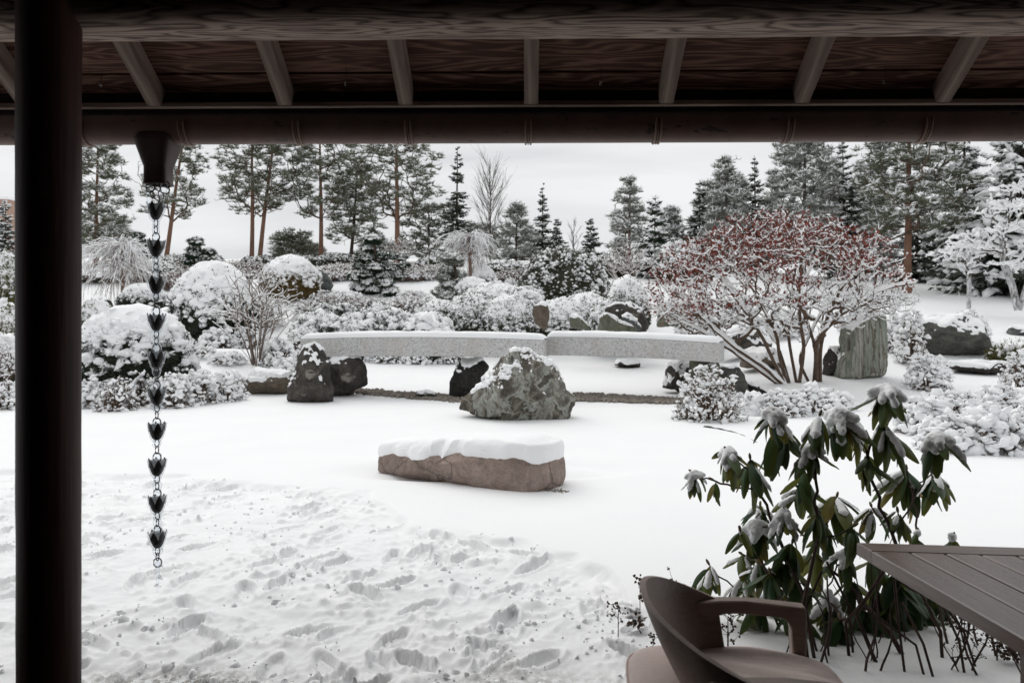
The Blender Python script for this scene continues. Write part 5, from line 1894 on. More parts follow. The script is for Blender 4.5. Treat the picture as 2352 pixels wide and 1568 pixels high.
for i, (px, d, r, tp, lab) in enumerate([
    (460, 44, 50, 585, 'snow dusted hedge shrub at the pine foot right of the rain chain'),
    (620, 45, 60, 592, 'snow dusted hedge shrub under the twin trunked pine'),
    (700, 44, 50, 590, 'snow dusted hedge shrub behind the golden brown ball shrub'),
    (775, 46, 50, 585, 'snow dusted hedge shrub between reddish pine and dark leaning pine'),
    (1010, 43, 50, 590, 'snow dusted hedge shrub left of the umbrella tree'),
    (400, 44, 40, 590, 'snow dusted hedge shrub at the foot of the leaning pine'),
    (240, 36, 60, 620, 'snow dusted hedge shrub behind the weeping tree near the post'),
    (340, 36, 60, 600, 'snow dusted hedge shrub behind the rain chain'),
    (1150, 40, 55, 600, 'snow dusted hedge shrub below the bare fan shaped tree'),
    (1400, 38, 55, 590, 'snow dusted hedge shrub at the foot of the fuzzy grey pine'),
    (1560, 36, 60, 560, 'snow dusted hedge shrub behind the left side of the red leaved shrub')]):
    dome(px, d, r, tp, lab, 340 + i, LEAF_OLIVE, .2, 1.2, .95, lsize=.12, blob=.09, cap=True, sn_th=.05, group='snow dusted hedge under the trees', name='hedge_shrub')

# more twiggy growth filling the slope
for i, (px, d, r, tp, lab) in enumerate([
    (720, 36, 70, 622, 'grey heather clump behind the golden brown ball shrub on its right'),
    (800, 36.5, 70, 624, 'grey heather clump left behind the conical cloud pruned conifer'),
    (935, 36, 65, 622, 'grey heather clump right behind the conical cloud pruned conifer'),
    (1005, 36.5, 60, 618, 'grey heather clump left of the umbrella tree stem'),
    (1180, 36, 60, 622, 'grey heather clump right of the mushroom shaped shrub'),
    (540, 37, 75, 618, 'grey heather clump above the broad snow domed evergreen'),
    (415, 34, 60, 622, 'grey heather clump left of the broad snow domed evergreen')]):
    heather(px, d, r, tp, lab, 430 + i, k=520)
for i, (px, d, r, tp, lab) in enumerate([
    (720, 28.2, 52, 676, 'snowy twiggy shrub below the teal rock wedge'),
    (795, 31.5, 46, 668, 'snowy twiggy shrub left of the conical cloud pruned conifer'),
    (945, 31.5, 50, 668, 'snowy twiggy shrub right of the conical cloud pruned conifer'),
    (985, 29, 42, 680, 'snowy twiggy shrub left of the tiered cloud pruned pine'),
    (610, 27.5, 46, 676, 'snowy twiggy shrub left below the golden brown ball shrub'),
    (1180, 31.5, 46, 636, 'snowy twiggy shrub left of the large olive shrub'),
    (405, 24.5, 34, 700, 'snowy twiggy shrub between the two snow domed evergreens'),
    (1395, 31, 46, 640, 'snowy twiggy shrub right behind the large olive shrub')]):
    azalea(px, d, r, tp, lab, 440 + i, leaf=.35, blob=.045, dens=.9, cover=.75, group='twiggy shrubs on the slope')

# cloud pruned conifers: flat pads of needles, each with its own snow cap
def cloud_tree(px, d, pads, label, seed, mat, snow=1.0, basepy=None):
    rng = RS(seed)
    b = base_at(px, d)
    th = thing('cloud_pruned_tree', label, 'tree', b)
    C, Rr = [], []
    for (x, y, r) in pads:
        dy = rng.uniform(-.5, .5)
        C.append([(x - px) * d / F, dy, CAMZ + (HY - y) * d / F - b[2]])
        Rr.append(r * d / F)
    C, Rr = np.array(C), np.array(Rr)
    H = C[:, 2].max()
    St = [np.stack([.05 * np.sin(np.linspace(0, 4, 10)), np.zeros(10), np.linspace(0, H * .97, 10)], 1)]
    P, R_, st = grow(rng, St, C - [0, 0, .06], n=5, wig=.05, cost=.1, tip=.022, pw=2.4, ang=.3, first=2)
    mb = MB()
    mb.add(*tubes(P, R_, 5))
    mb.build('branches', BARK_DARK, th)
    tm = MB()
    tube_add(tm, st[0][0], np.maximum(st[0][1], .05), 8)
    tm.build('trunk', BARK_DARK, th)
    for c, r in zip(C, Rr):
        nd = MB()
        k = int(90 + 330 * r * r)
        q = unit(rng.normal(size=(k, 3))) * rng.uniform(.5, 1, (k, 1)) * [r, r * .85, r * .55]
        scatter(nd, rng, TUFT, c + q, .19, rot='z')
        o = nd.build('foliage_pad', mat, th)
        if snow > 0:
            sn = MB()
            v, f = ICO3
            s = smooth(v[:, 2] + .9 * fbm(v * 2.6 + c[0] * 3, seed, 3) - (.2 + (1 - snow) * .5), 0, .3)
            keep = (s > .01)[f].any(1)
            Q = c + v * [r * .92, r * .8, r * .46] + np.array([0, 0, 1]) * ((.09 + .05 * fbm(v * 4, seed, 2)) * np.sqrt(s) - .04)[:, None]
            u = np.unique(f[keep])
            rm = np.full(len(v), -1)
            rm[u] = np.arange(len(u))
            if keep.any():
                sn.add(Q[u], rm[f[keep]])
            w = q[:, 2] > 0
            blobs(sn, rng, (c + q)[w][: int(k * .2)] + [0, 0, .06], .06, flat=.55, small=True)
            sn.build('snow', SNOW, o, stuff=True)
cloud_tree(862, 33, [(857, 551, 25), (846, 572, 22), (885, 590, 17), (838, 594, 20), (866, 598, 22), (902, 592, 15), (828, 612, 17), (862, 618, 24), (892, 614, 20), (842, 632, 20), (878, 636, 22), (908, 634, 17), (818, 640, 15), (848, 650, 22), (890, 654, 20), (826, 662, 24), (862, 668, 26), (898, 672, 22), (845, 684, 26), (880, 688, 24)],
           'conical cloud pruned conifer loaded with snow pads behind the bridge', 360, NEEDLE_GREEN)
cloud_tree(1046, 31, [(1040, 598, 27), (1028, 622, 18), (1050, 632, 20), (1018, 640, 16), (1062, 648, 20), (1030, 656, 24), (1052, 668, 24), (1012, 672, 20), (1080, 664, 20), (1032, 684, 26)],
           'tiered cloud pruned pine left of the umbrella tree', 361, NEEDLE_BLUE, .75)
cloud_tree(460, 37, [(460, 560, 18), (446, 576, 15), (474, 580, 15), (452, 590, 17), (478, 600, 14), (440, 604, 14), (462, 612, 17)], 'green tiered conifer right of the rain chain', 362, NEEDLE_GREEN, .35)
cloud_tree(335, 38, [(326, 546, 13), (322, 560, 13), (342, 566, 16), (326, 582, 13), (345, 590, 17), (330, 604, 16)], 'small green tiered conifer left of the rain chain', 363, NEEDLE_GREEN, .3)
cloud_tree(925, 36, [(922, 594, 14), (930, 612, 12), (916, 622, 12)], 'single round pad conifer right of the conical cloud pruned one', 364, NEEDLE_GREEN, 1)

# right hand side
azalea(1628, 12.9, 83, 842, 'round twiggy dome shrub dotted with snow below the right end of the bridge', 380, leaf=.3, blob=.036, dens=1.2)
for i, (px, d, r, tp, lab) in enumerate([
    (1733, 13.6, 40, 902, 'small snowy azalea right of the twiggy dome shrub'),
    (1800, 13.4, 58, 888, 'snowy azalea below the trunk of the red leaved shrub'),
    (1872, 13.6, 58, 884, 'snowy azalea behind the snow topped rhododendron'),
    (1932, 14.2, 36, 902, 'little snowy azalea at the right end of the low row'),
    (2130, 17.4, 54, 812, 'snowy shrub left of the flat dark slab'),
    (2125, 11.2, 70, 905, 'snow heaped azalea behind the rhododendron top, left one'),
    (2200, 11.6, 80, 892, 'snow heaped azalea behind the rhododendron top, middle one'),
    (2290, 11.8, 80, 882, 'snow heaped azalea near the right edge, upper row'),
    (2375, 11.6, 70, 885, 'snow heaped azalea cut by the right edge, upper row'),
    (2180, 9.9, 80, 950, 'snow heaped azalea at the front right of the rhododendron, left one'),
    (2270, 9.8, 85, 935, 'snow heaped azalea at the front near the right edge'),
    (2365, 9.9, 80, 930, 'snow heaped azalea at the front cut by the right edge'),
    (2345, 17, 45, 795, 'snowy shrub above the flat dark slab at the right edge')]):
    azalea(px, d, r, tp, lab, 390 + i, leaf=.12, blob=.05 if d > 11 else .046, cover=1.0, dens=1.0)
azalea(2092, 20.3, 36, 702, 'brown leaved shrub left of the broad grey boulder', 410, leaf=.9, blob=.05, leafmat=LEAF_GOLD, dens=1.0, cover=.6, name='brown_leaved_shrub')
azalea(2050, 21.5, 40, 728, 'snowy shrub behind the tall banded stone', 411, leaf=.1, blob=.05)
azalea(2225, 22.8, 50, 715, 'snowy shrub behind the broad grey boulder', 412, leaf=.3, blob=.05)
azalea(1985, 24, 60, 700, 'snowy shrub under the right hand branches of the red leaved shrub', 413, leaf=.1, blob=.06)
azalea(1690, 26, 60, 690, 'snowy shrub behind the stems of the red leaved shrub', 414, leaf=.2, blob=.06)
azalea(1600, 25, 60, 690, 'snowy shrub behind the lower left branches of the red leaved shrub', 415, leaf=.2, blob=.06)
azalea(1800, 25, 60, 710, 'snowy shrub behind the middle of the red leaved shrub', 416, leaf=.2, blob=.06)
dome(2330, 19.8, 50, 788, 'olive green creeping juniper at the right edge beside the broad grey boulder', 417, NEEDLE_YEW, .5, .7, .4, ry=.6, lsize=.14, temps=TUFT, name='juniper_shrub', blob=.06, lump_=.25)

# the big spreading shrub with rust red leaves
def red_shrub():
    rng = RS(500)
    d = 18.3
    px = 1848
    b = base_at(px, d)
    th = thing('red_leaved_shrub', 'large spreading shrub with rust red leaves and snow lined branches right of the bridge', 'shrub', b)
    def cv(pts, dy):
        out = []
        for i, (cx, cy) in enumerate(pts):
            X, Y = 1525 + .3516 * cx, 413.4 + .3516 * cy
            out.append([(X - px) * d / F, dy * i / 4, CAMZ + (HY - Y) * d / F - b[2]])
        out = np.array(out)
        out[0, 2] = -.05
        t = np.linspace(0, 1, 22)
        P = np.stack([np.interp(t, np.linspace(0, 1, len(out)), out[:, i]) for i in range(3)], 1)
        k = np.array([.25, .5, .25])
        for _ in range(2):
            P[1:-1] = (P[:-2] * k[0] + P[1:-1] * k[1] + P[2:] * k[2])
        return P + np.cumsum(rng.normal(size=P.shape) * .012, 0) * t[:, None]
    S = [cv([(790, 1330), (640, 1220), (450, 1120), (250, 970), (110, 850)], -.9),
         cv([(800, 1330), (700, 1180), (600, 1000), (450, 800), (300, 640)], -.6),
         cv([(810, 1320), (770, 1150), (780, 1000), (700, 780), (590, 560)], .8),
         cv([(880, 1290), (890, 1100), (830, 950), (800, 700), (800, 480)], -1.1),
         cv([(980, 1320), (1010, 1120), (960, 900), (880, 700), (930, 430)], .6),
         cv([(1020, 1320), (1010, 1100), (1060, 880), (1150, 720), (1350, 480)], -.4),
         cv([(960, 1330), (900, 1180), (1010, 980), (1130, 800), (1420, 600)], .9),
         cv([(770, 1300), (560, 1190), (380, 1060), (150, 920), (-10, 850)], .5),
         cv([(830, 1320), (780, 1060), (640, 850), (520, 660), (420, 470)], 1.4),
         cv([(1000, 1320), (960, 1050), (1080, 900), (1280, 760), (1500, 700)], -1.2),
         cv([(870, 1310), (840, 1000), (930, 760), (1080, 560), (1180, 400)], 1.5)]
    nt = 3500
    q = rng.normal(size=(nt, 3))
    q[:, 2] = np.where(q[:, 2] < 0, q[:, 2] * .35, q[:, 2])
    q = unit(q) * (rng.uniform(.28, 1, (nt, 1)) ** .45)
    q *= (1 + .10 * fbm(q * 2.5, 9, 2))[:, None]
    zc = CAMZ + (HY - 678) * d / F - b[2]
    c = np.array([(1786 - px) * d / F, .1, zc])
    T = c + q * [3.12, 2.3, 2.02]
    low = q[:, 2] < 0
    T[low, 2] = zc + q[low, 2] * 1.0
    # crown leans: lower to the left, higher on the right
    T[:, 2] -= .10 * np.clip(-(q[:, 0]), 0, 1) * 2
    P, R, st = grow(rng, S, T, n=6, wig=.05, cost=.12, tip=.0042, pw=2.25, lift=.2, ang=1.1, first=5)
    tm = MB()
    tm.add(*tubes(P, R, 5))
    tm.build('branches', BARK_BROWN, th)
    for p, r in st:
        r = np.maximum(r, .022) * 1.0
        k = np.linspace(0, 1, len(r))
        r = np.minimum(r, .047 - .018 * k)
        s_ = MB()
        tube_add(s_, p, r, 8)
        o = s_.build('stem', BARK_BROWN, th)
        sm = MB()
        snow_on(sm, p[None], r[None], .055, k=7)
        sm.build('snow', SNOW, o, stuff=True)
    sn = MB()
    snow_on(sn, P, R, .0135, k=4)
    e = P[:, -1]
    blobs(sn, rng, e + [0, 0, .03], rng.uniform(.011, .031, len(e)), flat=.65, small=True)
    m = P[:, 3][rng.rand(len(P)) < .25]
    blobs(sn, rng, m + [0, 0, .02], rng.uniform(.015, .032, len(m)), flat=.6, small=True)
    sn.build('snow', SNOW, th, stuff=True)
    qn = (e - c) / [3.12, 2.3, 2.02]
    pr = smooth(qn[:, 2] - .18 * qn[:, 0] + .5 * fbm(qn * 3, 4, 2), -.12, .6)
    sel = rng.rand(len(e)) < pr * .9
    ee = np.repeat(e[sel], 6, 0)
    ee = ee + rng.normal(size=ee.shape) * [.06, .06, .045] - [0, .02, .03]
    lf = MB()
    rot = rand_rot(rng, len(ee))
    inst(lf, *LEAF, ee, rng.uniform(.055, .105, len(ee)), rot)
    lf.build('red_leaves', LEAF_RED, th, stuff=True)
red_shrub()

# a pink brick house far beyond the post
hb = at(2, 512, 110)
house = thing('brick_house', 'pale pink brick building far off at the left edge', 'building', (hb[0], 110, gz(hb[0], 110)))
w = MB()
hz_ = CAMZ + (HY - 468) * 110 / F - gz(hb[0], 110)
box(w, (-4, 0, hz_ / 2), (15, 8, hz_))
w.build('wall', BRICK_FAR, house, flat=True)
r_ = MB()
box(r_, (-4, 0, hz_ + .15), (15.6, 8.6, .3))
r_.build('roof', SNOW, house, flat=True)
for i in range(3):
    for j in range(7):
        wf = MB()
        box(wf, (-10 + j * 2.1, -4.02, hz_ - 1.6 - i * 2.2), (1.0, .1, 1.2))
        o = wf.build('window', SNOW, house, flat=True)
        wg = MB()
        box(wg, (-10 + j * 2.1, -4.05, hz_ - 1.6 - i * 2.2), (.84, .08, 1.04))
        wg.build('pane', GLASS_FAR, o, flat=True)

# ---------------------------------------------------------------- rhododendron by the table
def leaf_mesh(seed, curl, fold, waist=.16):
    r = RS(seed)
    nu, nv = 9, 5
    V = []
    for i in range(nu):
        u = i / (nu - 1)
        w = waist * (np.sin(np.clip(u * .96 + .02, 0, 1) * PI) ** .62) * (1 - .18 * u) + .006
        if u < .12:
            w *= .15 + u * 7
        zc = -curl * u * u
        xc = u * (1 - .12 * curl * u)
        for j in range(nv):
            t = j / (nv - 1) * 2 - 1
            V.append([xc, t * w, zc - fold * abs(t) ** 1.5 * w * 1.6 + .006 * r.normal()])
    idx = np.arange(nu * nv).reshape(nu, nv)
    f = np.stack([idx[:-1, :-1], idx[1:, :-1], idx[1:, 1:], idx[:-1, 1:]], -1).reshape(-1, 4)
    mb = MB()
    mb.add(V, f)
    # a pad of snow lying on the upper two thirds
    nu2, nv2 = 12, 7
    S = []
    for i in range(nu2):
        u = .02 + .72 * i / (nu2 - 1)
        w = waist * (np.sin(np.clip(u * .96 + .02, 0, 1) * PI) ** .62) * (1 - .18 * u) * (.95 - .25 * i / nu2 + .12 * r.normal() * (i > 2))
        e = min(1, i / 1.5 + .2, (nu2 - 1 - i) / 2.0) ** .5
        for j in range(nv2):
            t = j / (nv2 - 1) * 2 - 1
            zz_ = -curl * u * u - fold * abs(t) ** 1.5 * w * 1.4
            S.append([u * (1 - .12 * curl * u), t * w * (.4 + .6 * e), zz_ - .01 + (.095 * (1 - t * t) ** .6 + .012) * e * (1 + .25 * r.normal() * .5)])
    idx = np.arange(nu2 * nv2).reshape(nu2, nv2)
    f = np.stack([idx[:-1, :-1], idx[1:, :-1], idx[1:, 1:], idx[:-1, 1:]], -1).reshape(-1, 4)
    sb = MB()
    sb.add(S, f)
    return mb.mesh('leaf', RHODO), sb.mesh('leaf_snow', SNOW), mb

LEAVES = [leaf_mesh(600 + i, c, fo, w) for i, (c, fo, w) in enumerate([(.25, .25, .175), (.42, .3, .16), (.15, .2, .19), (.55, .4, .15)])]

def rhododendron():
    rng = RS(610)
    b = np.array([1.70, 4.05, 0])
    th = thing('rhododendron', 'tall rhododendron with drooping dark green leaves under clumps of snow, behind the table', 'shrub', b)
    # x, y in picture crop, size, number of leaves, snow 0..2
    Wl = [(1365, 55, 1.0, 7, 2), (1010, 190, .95, 7, 2), (1110, 175, 1.0, 8, 2), (1190, 235, .9, 6, 2), (775, 175, .95, 6, 2), (815, 260, 1.25, 10, 1), (545, 370, .8, 6, 2), (655, 415, 1.1, 9, 1), (365, 485, .65, 6, 2), (470, 520, .6, 3, 1), (965, 355, .8, 5, 2),
          (1345, 225, 1.15, 9, 1), (1465, 470, 1.25, 10, 1), (1620, 300, 1.1, 7, 2), (1610, 470, 1.1, 7, 1), (905, 560, .9, 6, 2), (705, 655, .9, 6, 2), (690, 755, 1.0, 8, 2), (830, 690, .8, 5, 2), (1100, 610, 1.15, 9, 1), (1285, 660, .8, 5, 2), (1420, 690, .8, 5, 1),
          (605, 790, .55, 4, 0), (615, 900, .8, 5, 1), (700, 950, .85, 6, 1), (830, 930, .9, 7, 1), (985, 880, 1.1, 5, 1), (1140, 900, .9, 5, 1), (445, 960, .85, 6, 2), (620, 1030, .9, 5, 2), (1060, 1110, 1.1, 8, 1), (1400, 1010, 1.2, 8, 0), (1540, 1190, 1.25, 8, 0),
          (700, 1150, 1.0, 7, 1), (1520, 800, .7, 5, 2), (1700, 820, .85, 5, 2), (900, 1010, .9, 6, 0), (1250, 1180, 1.1, 8, 0), (1000, 690, .9, 6, 1), (1180, 760, .9, 6, 1), (1420, 1160, 1.1, 8, 0), (880, 1180, .9, 6, 0), (1650, 1160, .9, 6, 0),
          (950, 1080, 1.0, 6, 0), (1120, 1230, 1.1, 7, 0), (1320, 1080, 1.1, 7, 0), (1480, 1080, 1.1, 7, 0), (1600, 1060, .9, 6, 0), (1560, 1300, 1.0, 6, 0), (1380, 1280, 1.1, 7, 0), (1180, 1040, 1.0, 6, 1), (800, 1080, .9, 6, 0), (760, 1010, .9, 6, 0), (1680, 1260, .9, 6, 0), (1450, 900, 1.0, 6, 0), (1280, 930, 1.0, 6, 1), (1050, 780, 1.0, 7, 1), (870, 850, .9, 6, 1), (930, 470, 1.0, 6, 1), (1260, 400, .9, 6, 1)]
    W, meta = [], []
    for (cx, cy, s, n, sn) in Wl:
        d = 4.08 + rng.uniform(-.28, .3)
        if cy > 820 and cx > 1250:
            d = 4.15 + rng.uniform(-.1, .3)
        p = at(1433 + .4436 * cx, 872.8 + .4436 * cy, d)
        W.append(p - b)
        meta.append((s, n, sn))
    W = np.array(W)
    # stems
    St = []
    for i in range(17):
        x = np.interp(i, [0, 16], [-.38, .52]) + rng.normal() * .05
        y = rng.uniform(-.5, -.12)
        h = rng.uniform(.28, .55) if x < .15 else rng.uniform(.16, .26)
        St.append([[x, y, -.05], [x + rng.normal() * .03, y + .08 + rng.normal() * .03, h * .5], [x + rng.normal() * .08, y + .2 + rng.normal() * .05, h]])
    P, R, st = grow(rng, St, W, n=7, wig=.025, cost=.12, tip=.0042, pw=2.4, lift=.5, ang=1.0, first=1)
    order = np.argsort(np.linalg.norm(W - np.mean([s[0] for s in St], 0), axis=1))
    dirs = {}
    for k_, ti in enumerate(order):
        dirs[ti] = unit(P[k_, -1] - P[k_, -2])
    for k_ in range(len(P)):
        mb = MB()
        tube_add(mb, P[k_], R[k_], 7)
        mb.build('stem', RHODO_STEM, th)
    mb = MB()
    for p, r in st:
        tube_add(mb, p, np.maximum(r, .006), 7)
    # more bare basal shoots
    for i in range(30):
        x, y = rng.uniform(-.5, .7), rng.uniform(-.55, .1)
        h = rng.uniform(.25, .62 if x < .25 else .4)
        t = np.linspace(0, 1, 7)
        a = rng.uniform(0, 6)
        sp = rng.uniform(.05, .3)
        tube_add(mb, np.stack([x + np.cos(a) * sp * t ** 1.5 + .02 * np.sin(t * 6 + a), y + np.sin(a) * sp * t ** 1.5, -.03 + h * t], 1), rng.uniform(.003, .0065) * (1.1 - .5 * t), 5)
    mb.build('basal_shoots', RHODO_STEM, th, stuff=True)
    count = 0
    lumps, rest = [], MB()
    for i, (w, (s, n, sn)) in enumerate(zip(W, meta)):
        n = int(round(n * 1.45))
        a0 = rng.uniform(0, 6)
        axis = dirs[i]
        az = []
        for j in range(n):
            a = a0 + j * 2 * PI / n + rng.normal() * .22
            dr = rng.uniform(.3, 1.3)
            L = s * rng.uniform(.135, .212)
            x = np.array([np.cos(a) * np.cos(dr), np.sin(a) * np.cos(dr), -np.sin(dr)])
            z = np.array([np.cos(a) * np.sin(dr), np.sin(a) * np.sin(dr), np.cos(dr)])
            tw = rng.normal() * .3
            y = np.cross(z, x)
            y, z = y * np.cos(tw) + z * np.sin(tw), z * np.cos(tw) - y * np.sin(tw)
            base = w + np.array([np.cos(a), np.sin(a), 0]) * .010 + np.array([0, 0, rng.uniform(-.035, .012)])
            lm, sm, geo = LEAVES[rng.randint(0, 4)]
            M = Matrix(((x[0] * L, y[0] * L, z[0] * L, base[0]), (x[1] * L, y[1] * L, z[1] * L, base[1]), (x[2] * L, y[2] * L, z[2] * L, base[2]), (0, 0, 0, 1)))
            if count >= 300:
                v = np.concatenate(geo.v) * L
                rest.add(v @ np.stack([x, y, z]) + base, geo.f[0])
                continue
            o = link_mesh('leaf', lm, th)
            o.matrix_local = M
            count += 1
            psn = (0.1, .5, .9)[sn] * (1.25 if dr < .8 else .55)
            if rng.rand() < psn:
                c = link_mesh('snow', sm, o)
                c.scale = (rng.uniform(.75, 1.15), rng.uniform(.8, 1.0), rng.uniform(.4, 1.0) * (1.1 if sn == 2 else .7))
            az.append((a, dr, L))
        bd = MB()
        inst(bd, ICO2[0], ICO2[1], [w + axis * .02], [[.0075, .0075, .020]], frame_to([axis]))
        bd.build('bud', BUD, th)
        if (sn == 2 and rng.rand() < .8) or (sn == 1 and rng.rand() < .15):
            # rounded lumps of snow lying over the whorl and down some of its leaves
            big = s * (1.0 if sn == 2 else .7)
            cs = [w + [0, 0, .010 * s]]
            rs = [.030 * big]
            for (a, dr, L) in az:
                if rng.rand() < (.85 if sn == 2 else .4):
                    for g in np.arange(.14, rng.uniform(.25, .62), .09):
                        cs.append(w + np.array([np.cos(a) * np.cos(dr * .85), np.sin(a) * np.cos(dr * .85), -np.sin(dr * .85)]) * L * g + [0, 0, .012 * big])
                        rs.append(big * (.030 - .022 * g) * rng.uniform(.85, 1.15))
            lumps.append((cs, rs))
    if rest.n:
        rest.build('leaves', RHODO, th, stuff=True)
    # the lumps of each whorl run together into one soft clump
    tmp = []
    for i, (cs, rs) in enumerate(lumps):
        nm = 'clump' + ''.join(chr(97 + (i // 26 ** k) % 26) for k in range(2))
        md = bpy.data.metaballs.new(nm)
        md.resolution = md.render_resolution = .0065
        md.threshold = .55
        for c, r_ in zip(cs, rs):
            e = md.elements.new()
            e.co = c
            e.radius = r_ * 1.55
            e.stiffness = 2.2
        mo = bpy.data.objects.new(nm, md)
        SC.collection.objects.link(mo)
        tmp.append(mo)
    dg = bpy.context.evaluated_depsgraph_get()
    for mo in tmp:
        me = bpy.data.meshes.new_from_object(mo.evaluated_get(dg))
        n_ = len(me.vertices)
        co = np.zeros(n_ * 3, np.float32)
        me.vertices.foreach_get('co', co)
        co = co.reshape(-1, 3)
        co += (unit(co - co.mean(0)) * (.007 * fbm(co * 32, 5, 3) + .004 * fbm(co * 110, 7, 3))[:, None]).astype(np.float32)
        me.vertices.foreach_set('co', co.ravel())
        me.polygons.foreach_set('use_smooth', np.ones(len(me.polygons), bool))
        me.materials.clear()
        me.materials.append(SNOW)
        me.name = 'snow'
        link_mesh('snow', me, th, True)
    for mo in tmp:
        d_ = mo.data
        bpy.data.objects.remove(mo)
        bpy.data.metaballs.remove(d_)
rhododendron()

# ---------------------------------------------------------------- dry stalks in the snow
def weed(px, d, toppy, wpx, label, seed, nt=16, seedhead=.008, up=.5, lean=0.0, base=None):
    rng = RS(seed)
    x = (px - CX) * d / F
    b = np.array([x, d, gz(x, d) - .03 if base is None else base])
    H = CAMZ + (HY - toppy) * d / F - b[2]
    R = wpx * d / F
    th = thing('dry_weed', label, 'weed', b, group='dry stalks poking out of the snow')
    t = np.linspace(0, 1, 7)
    St = [np.stack([lean * H * t ** 1.4, 0 * t, H * .7 * t], 1)]
    T = np.stack([lean * H + rng.normal(size=nt) * R * .55, rng.normal(size=nt) * R * .5, H * rng.uniform(.45, 1.0, nt)], 1)
    P, Rr, st = grow(rng, St, T, n=5, wig=.05, cost=.1, tip=.0011, pw=2.6, lift=.3, ang=1.0, first=2)
    mb = MB()
    mb.add(*tubes(P, Rr, 4))
    tube_add(mb, st[0][0], np.maximum(st[0][1], .0022), 6)
    mb.build('stalk', BARK_DARK, th)
    sh = MB()
    e = np.repeat(P[:, -1], 4, 0) + rng.normal(size=(nt * 4, 3)) * seedhead
    inst(sh, *SNOWS, e, seedhead * rng.uniform(.4, .8, len(e)), rand_rot(rng, len(e)))
    sh.build('seed_heads', GRASS_DRY, th, stuff=True)
weed(1672, 3.75, 1376, 34, 'branched dry weed framed by the arm of the chair', 700, 26)
weed(1420, 4.1, 1378, 20, 'small dry weed standing alone left of the chair back', 701, 10)
weed(1470, 4.3, 1325, 10, 'dry flower head on two thin stalks left of the chair back', 702, 6, .012)
weed(1500, 3.72, 1455, 26, 'low dry weed at the foot of the chair back', 703, 12)
weed(1545, 4.5, 1300, 14, 'thin dark stalk behind the chair back tip', 704, 8)
weed(1600, 4.4, 1330, 40, 'row of fine dry stems behind the chair back', 705, 14, .005)
weed(2215, 3.9, 1395, 50, 'tangled dry stems under the near edge of the table', 706, 22)
weed(2290, 3.75, 1440, 50, 'dry stems with seed heads at the right, below the table edge', 707, 24, .009)
weed(2345, 3.7, 1480, 40, 'dark dry seed heads in the bottom right corner', 708, 24, .011)
weed(2180, 3.65, 1470, 50, 'bare leaning twigs at the foot of the rhododendron', 709, 18, .005, lean=.4)
for i, (px, py, r, lab) in enumerate([(1458, 1435, 14, 'tiny snow capped tuft of brown stems left of the chair back'), (1790, 1395, 26, 'dark clump of leaf litter in the snow behind the chair arm'), (1735, 1410, 20, 'dark hollow of withered leaves in the snow behind the chair')]):
    d = CAMZ * F / (py - HY) + .05
    b = base_at(px, d)
    th = thing('withered_tuft', lab, 'weed', b)
    rng = RS(720 + i)
    lf = MB()
    k = 60
    scatter(lf, rng, [LEAF], np.stack([rng.normal(size=k) * r * d / F * .6, rng.normal(size=k) * .04, rng.uniform(.02, .10, k)], 1), .035)
    lf.build('leaves', GRASS_DRY, th)
    s = MB()
    blobs(s, rng, np.stack([rng.normal(size=5) * r * d / F * .4, rng.normal(size=5) * .03, rng.uniform(.09, .12, 5)], 1), .04, flat=.6)
    s.build('snow', SNOW, th, stuff=True)

# ---------------------------------------------------------------- table
Z_T = .74
tu = np.array([math.cos(math.radians(-6.5)), math.sin(math.radians(-6.5)), 0])
tv = np.array([math.sin(math.radians(3.0)), -math.cos(math.radians(3.0)), 0])
tc0 = at(1968, 1245, (CAMZ - Z_T) * F / (1245 - HY))
table = thing('table', 'brown slatted garden table with a mitred frame at the right', 'table', (tc0[0], tc0[1], 0))
TW, TL, TT = .93, 1.55, .048
def tquad(name, u0, u1, v0, v1, z1, z0, mat, parent, bev=.004, pts=None):
    """A board of the table given in its two edge directions."""
    c = [(u0, v0), (u1, v0), (u1, v1), (u0, v1)] if pts is None else pts
    cen = np.mean(c, 0)
    V = []
    for z, ins in ((z1, bev), (z1 - bev, 0), (z0, 0)):
        for p in c:
            q = np.array(p) + (cen - np.array(p)) / np.abs(cen - np.array(p)).clip(1e-6) * ins
            V.append(tu * q[0] + tv * q[1] + np.array([0, 0, z]))
    f = [[0, 1, 2, 3], [11, 10, 9, 8]]
    for a in (0, 4):
        for j in range(4):
            f.append([a + j, a + 4 + j, a + 4 + (j + 1) % 4, a + (j + 1) % 4])
    mb = MB()
    mb.add(V, f)
    return mb.build(name, mat, parent, flat=True)
fw = .115
tquad('frame_board', 0, TW, 0, fw - .0015, Z_T, Z_T - TT, mk_wood('table_frame_board', (.18, .117, .091), (.09, .056, .043), 4, (.5, 14, 14), rough=.33, fine=.75, spec=.5, contrast=(.15, .85)), table)
edges = [0, .134, .258, .382, .506, .63, .754, TW]
for i in range(7):
    tquad('plank', edges[i] + (.0055 if i else 0), edges[i + 1] - (.0055 if i < 6 else 0), fw, TL, Z_T - (.0008 if i % 2 else 0), Z_T - (TT if i in (0, 6) else .022), TABLE_M, table)
tquad('rail', .14, TW - .14, .16, TL - .1, Z_T - .024, Z_T - TT, WOOD_DARK, table)
for (u, v) in ((.09, .32), (TW - .16, .14), (.16, TL - .2), (TW - .16, TL - .2)):
    if u == .09:
        u, v = .40, .30
    tquad('leg', u, u + .06, v, v + .06, Z_T - TT, .03, TABLE_M, table)

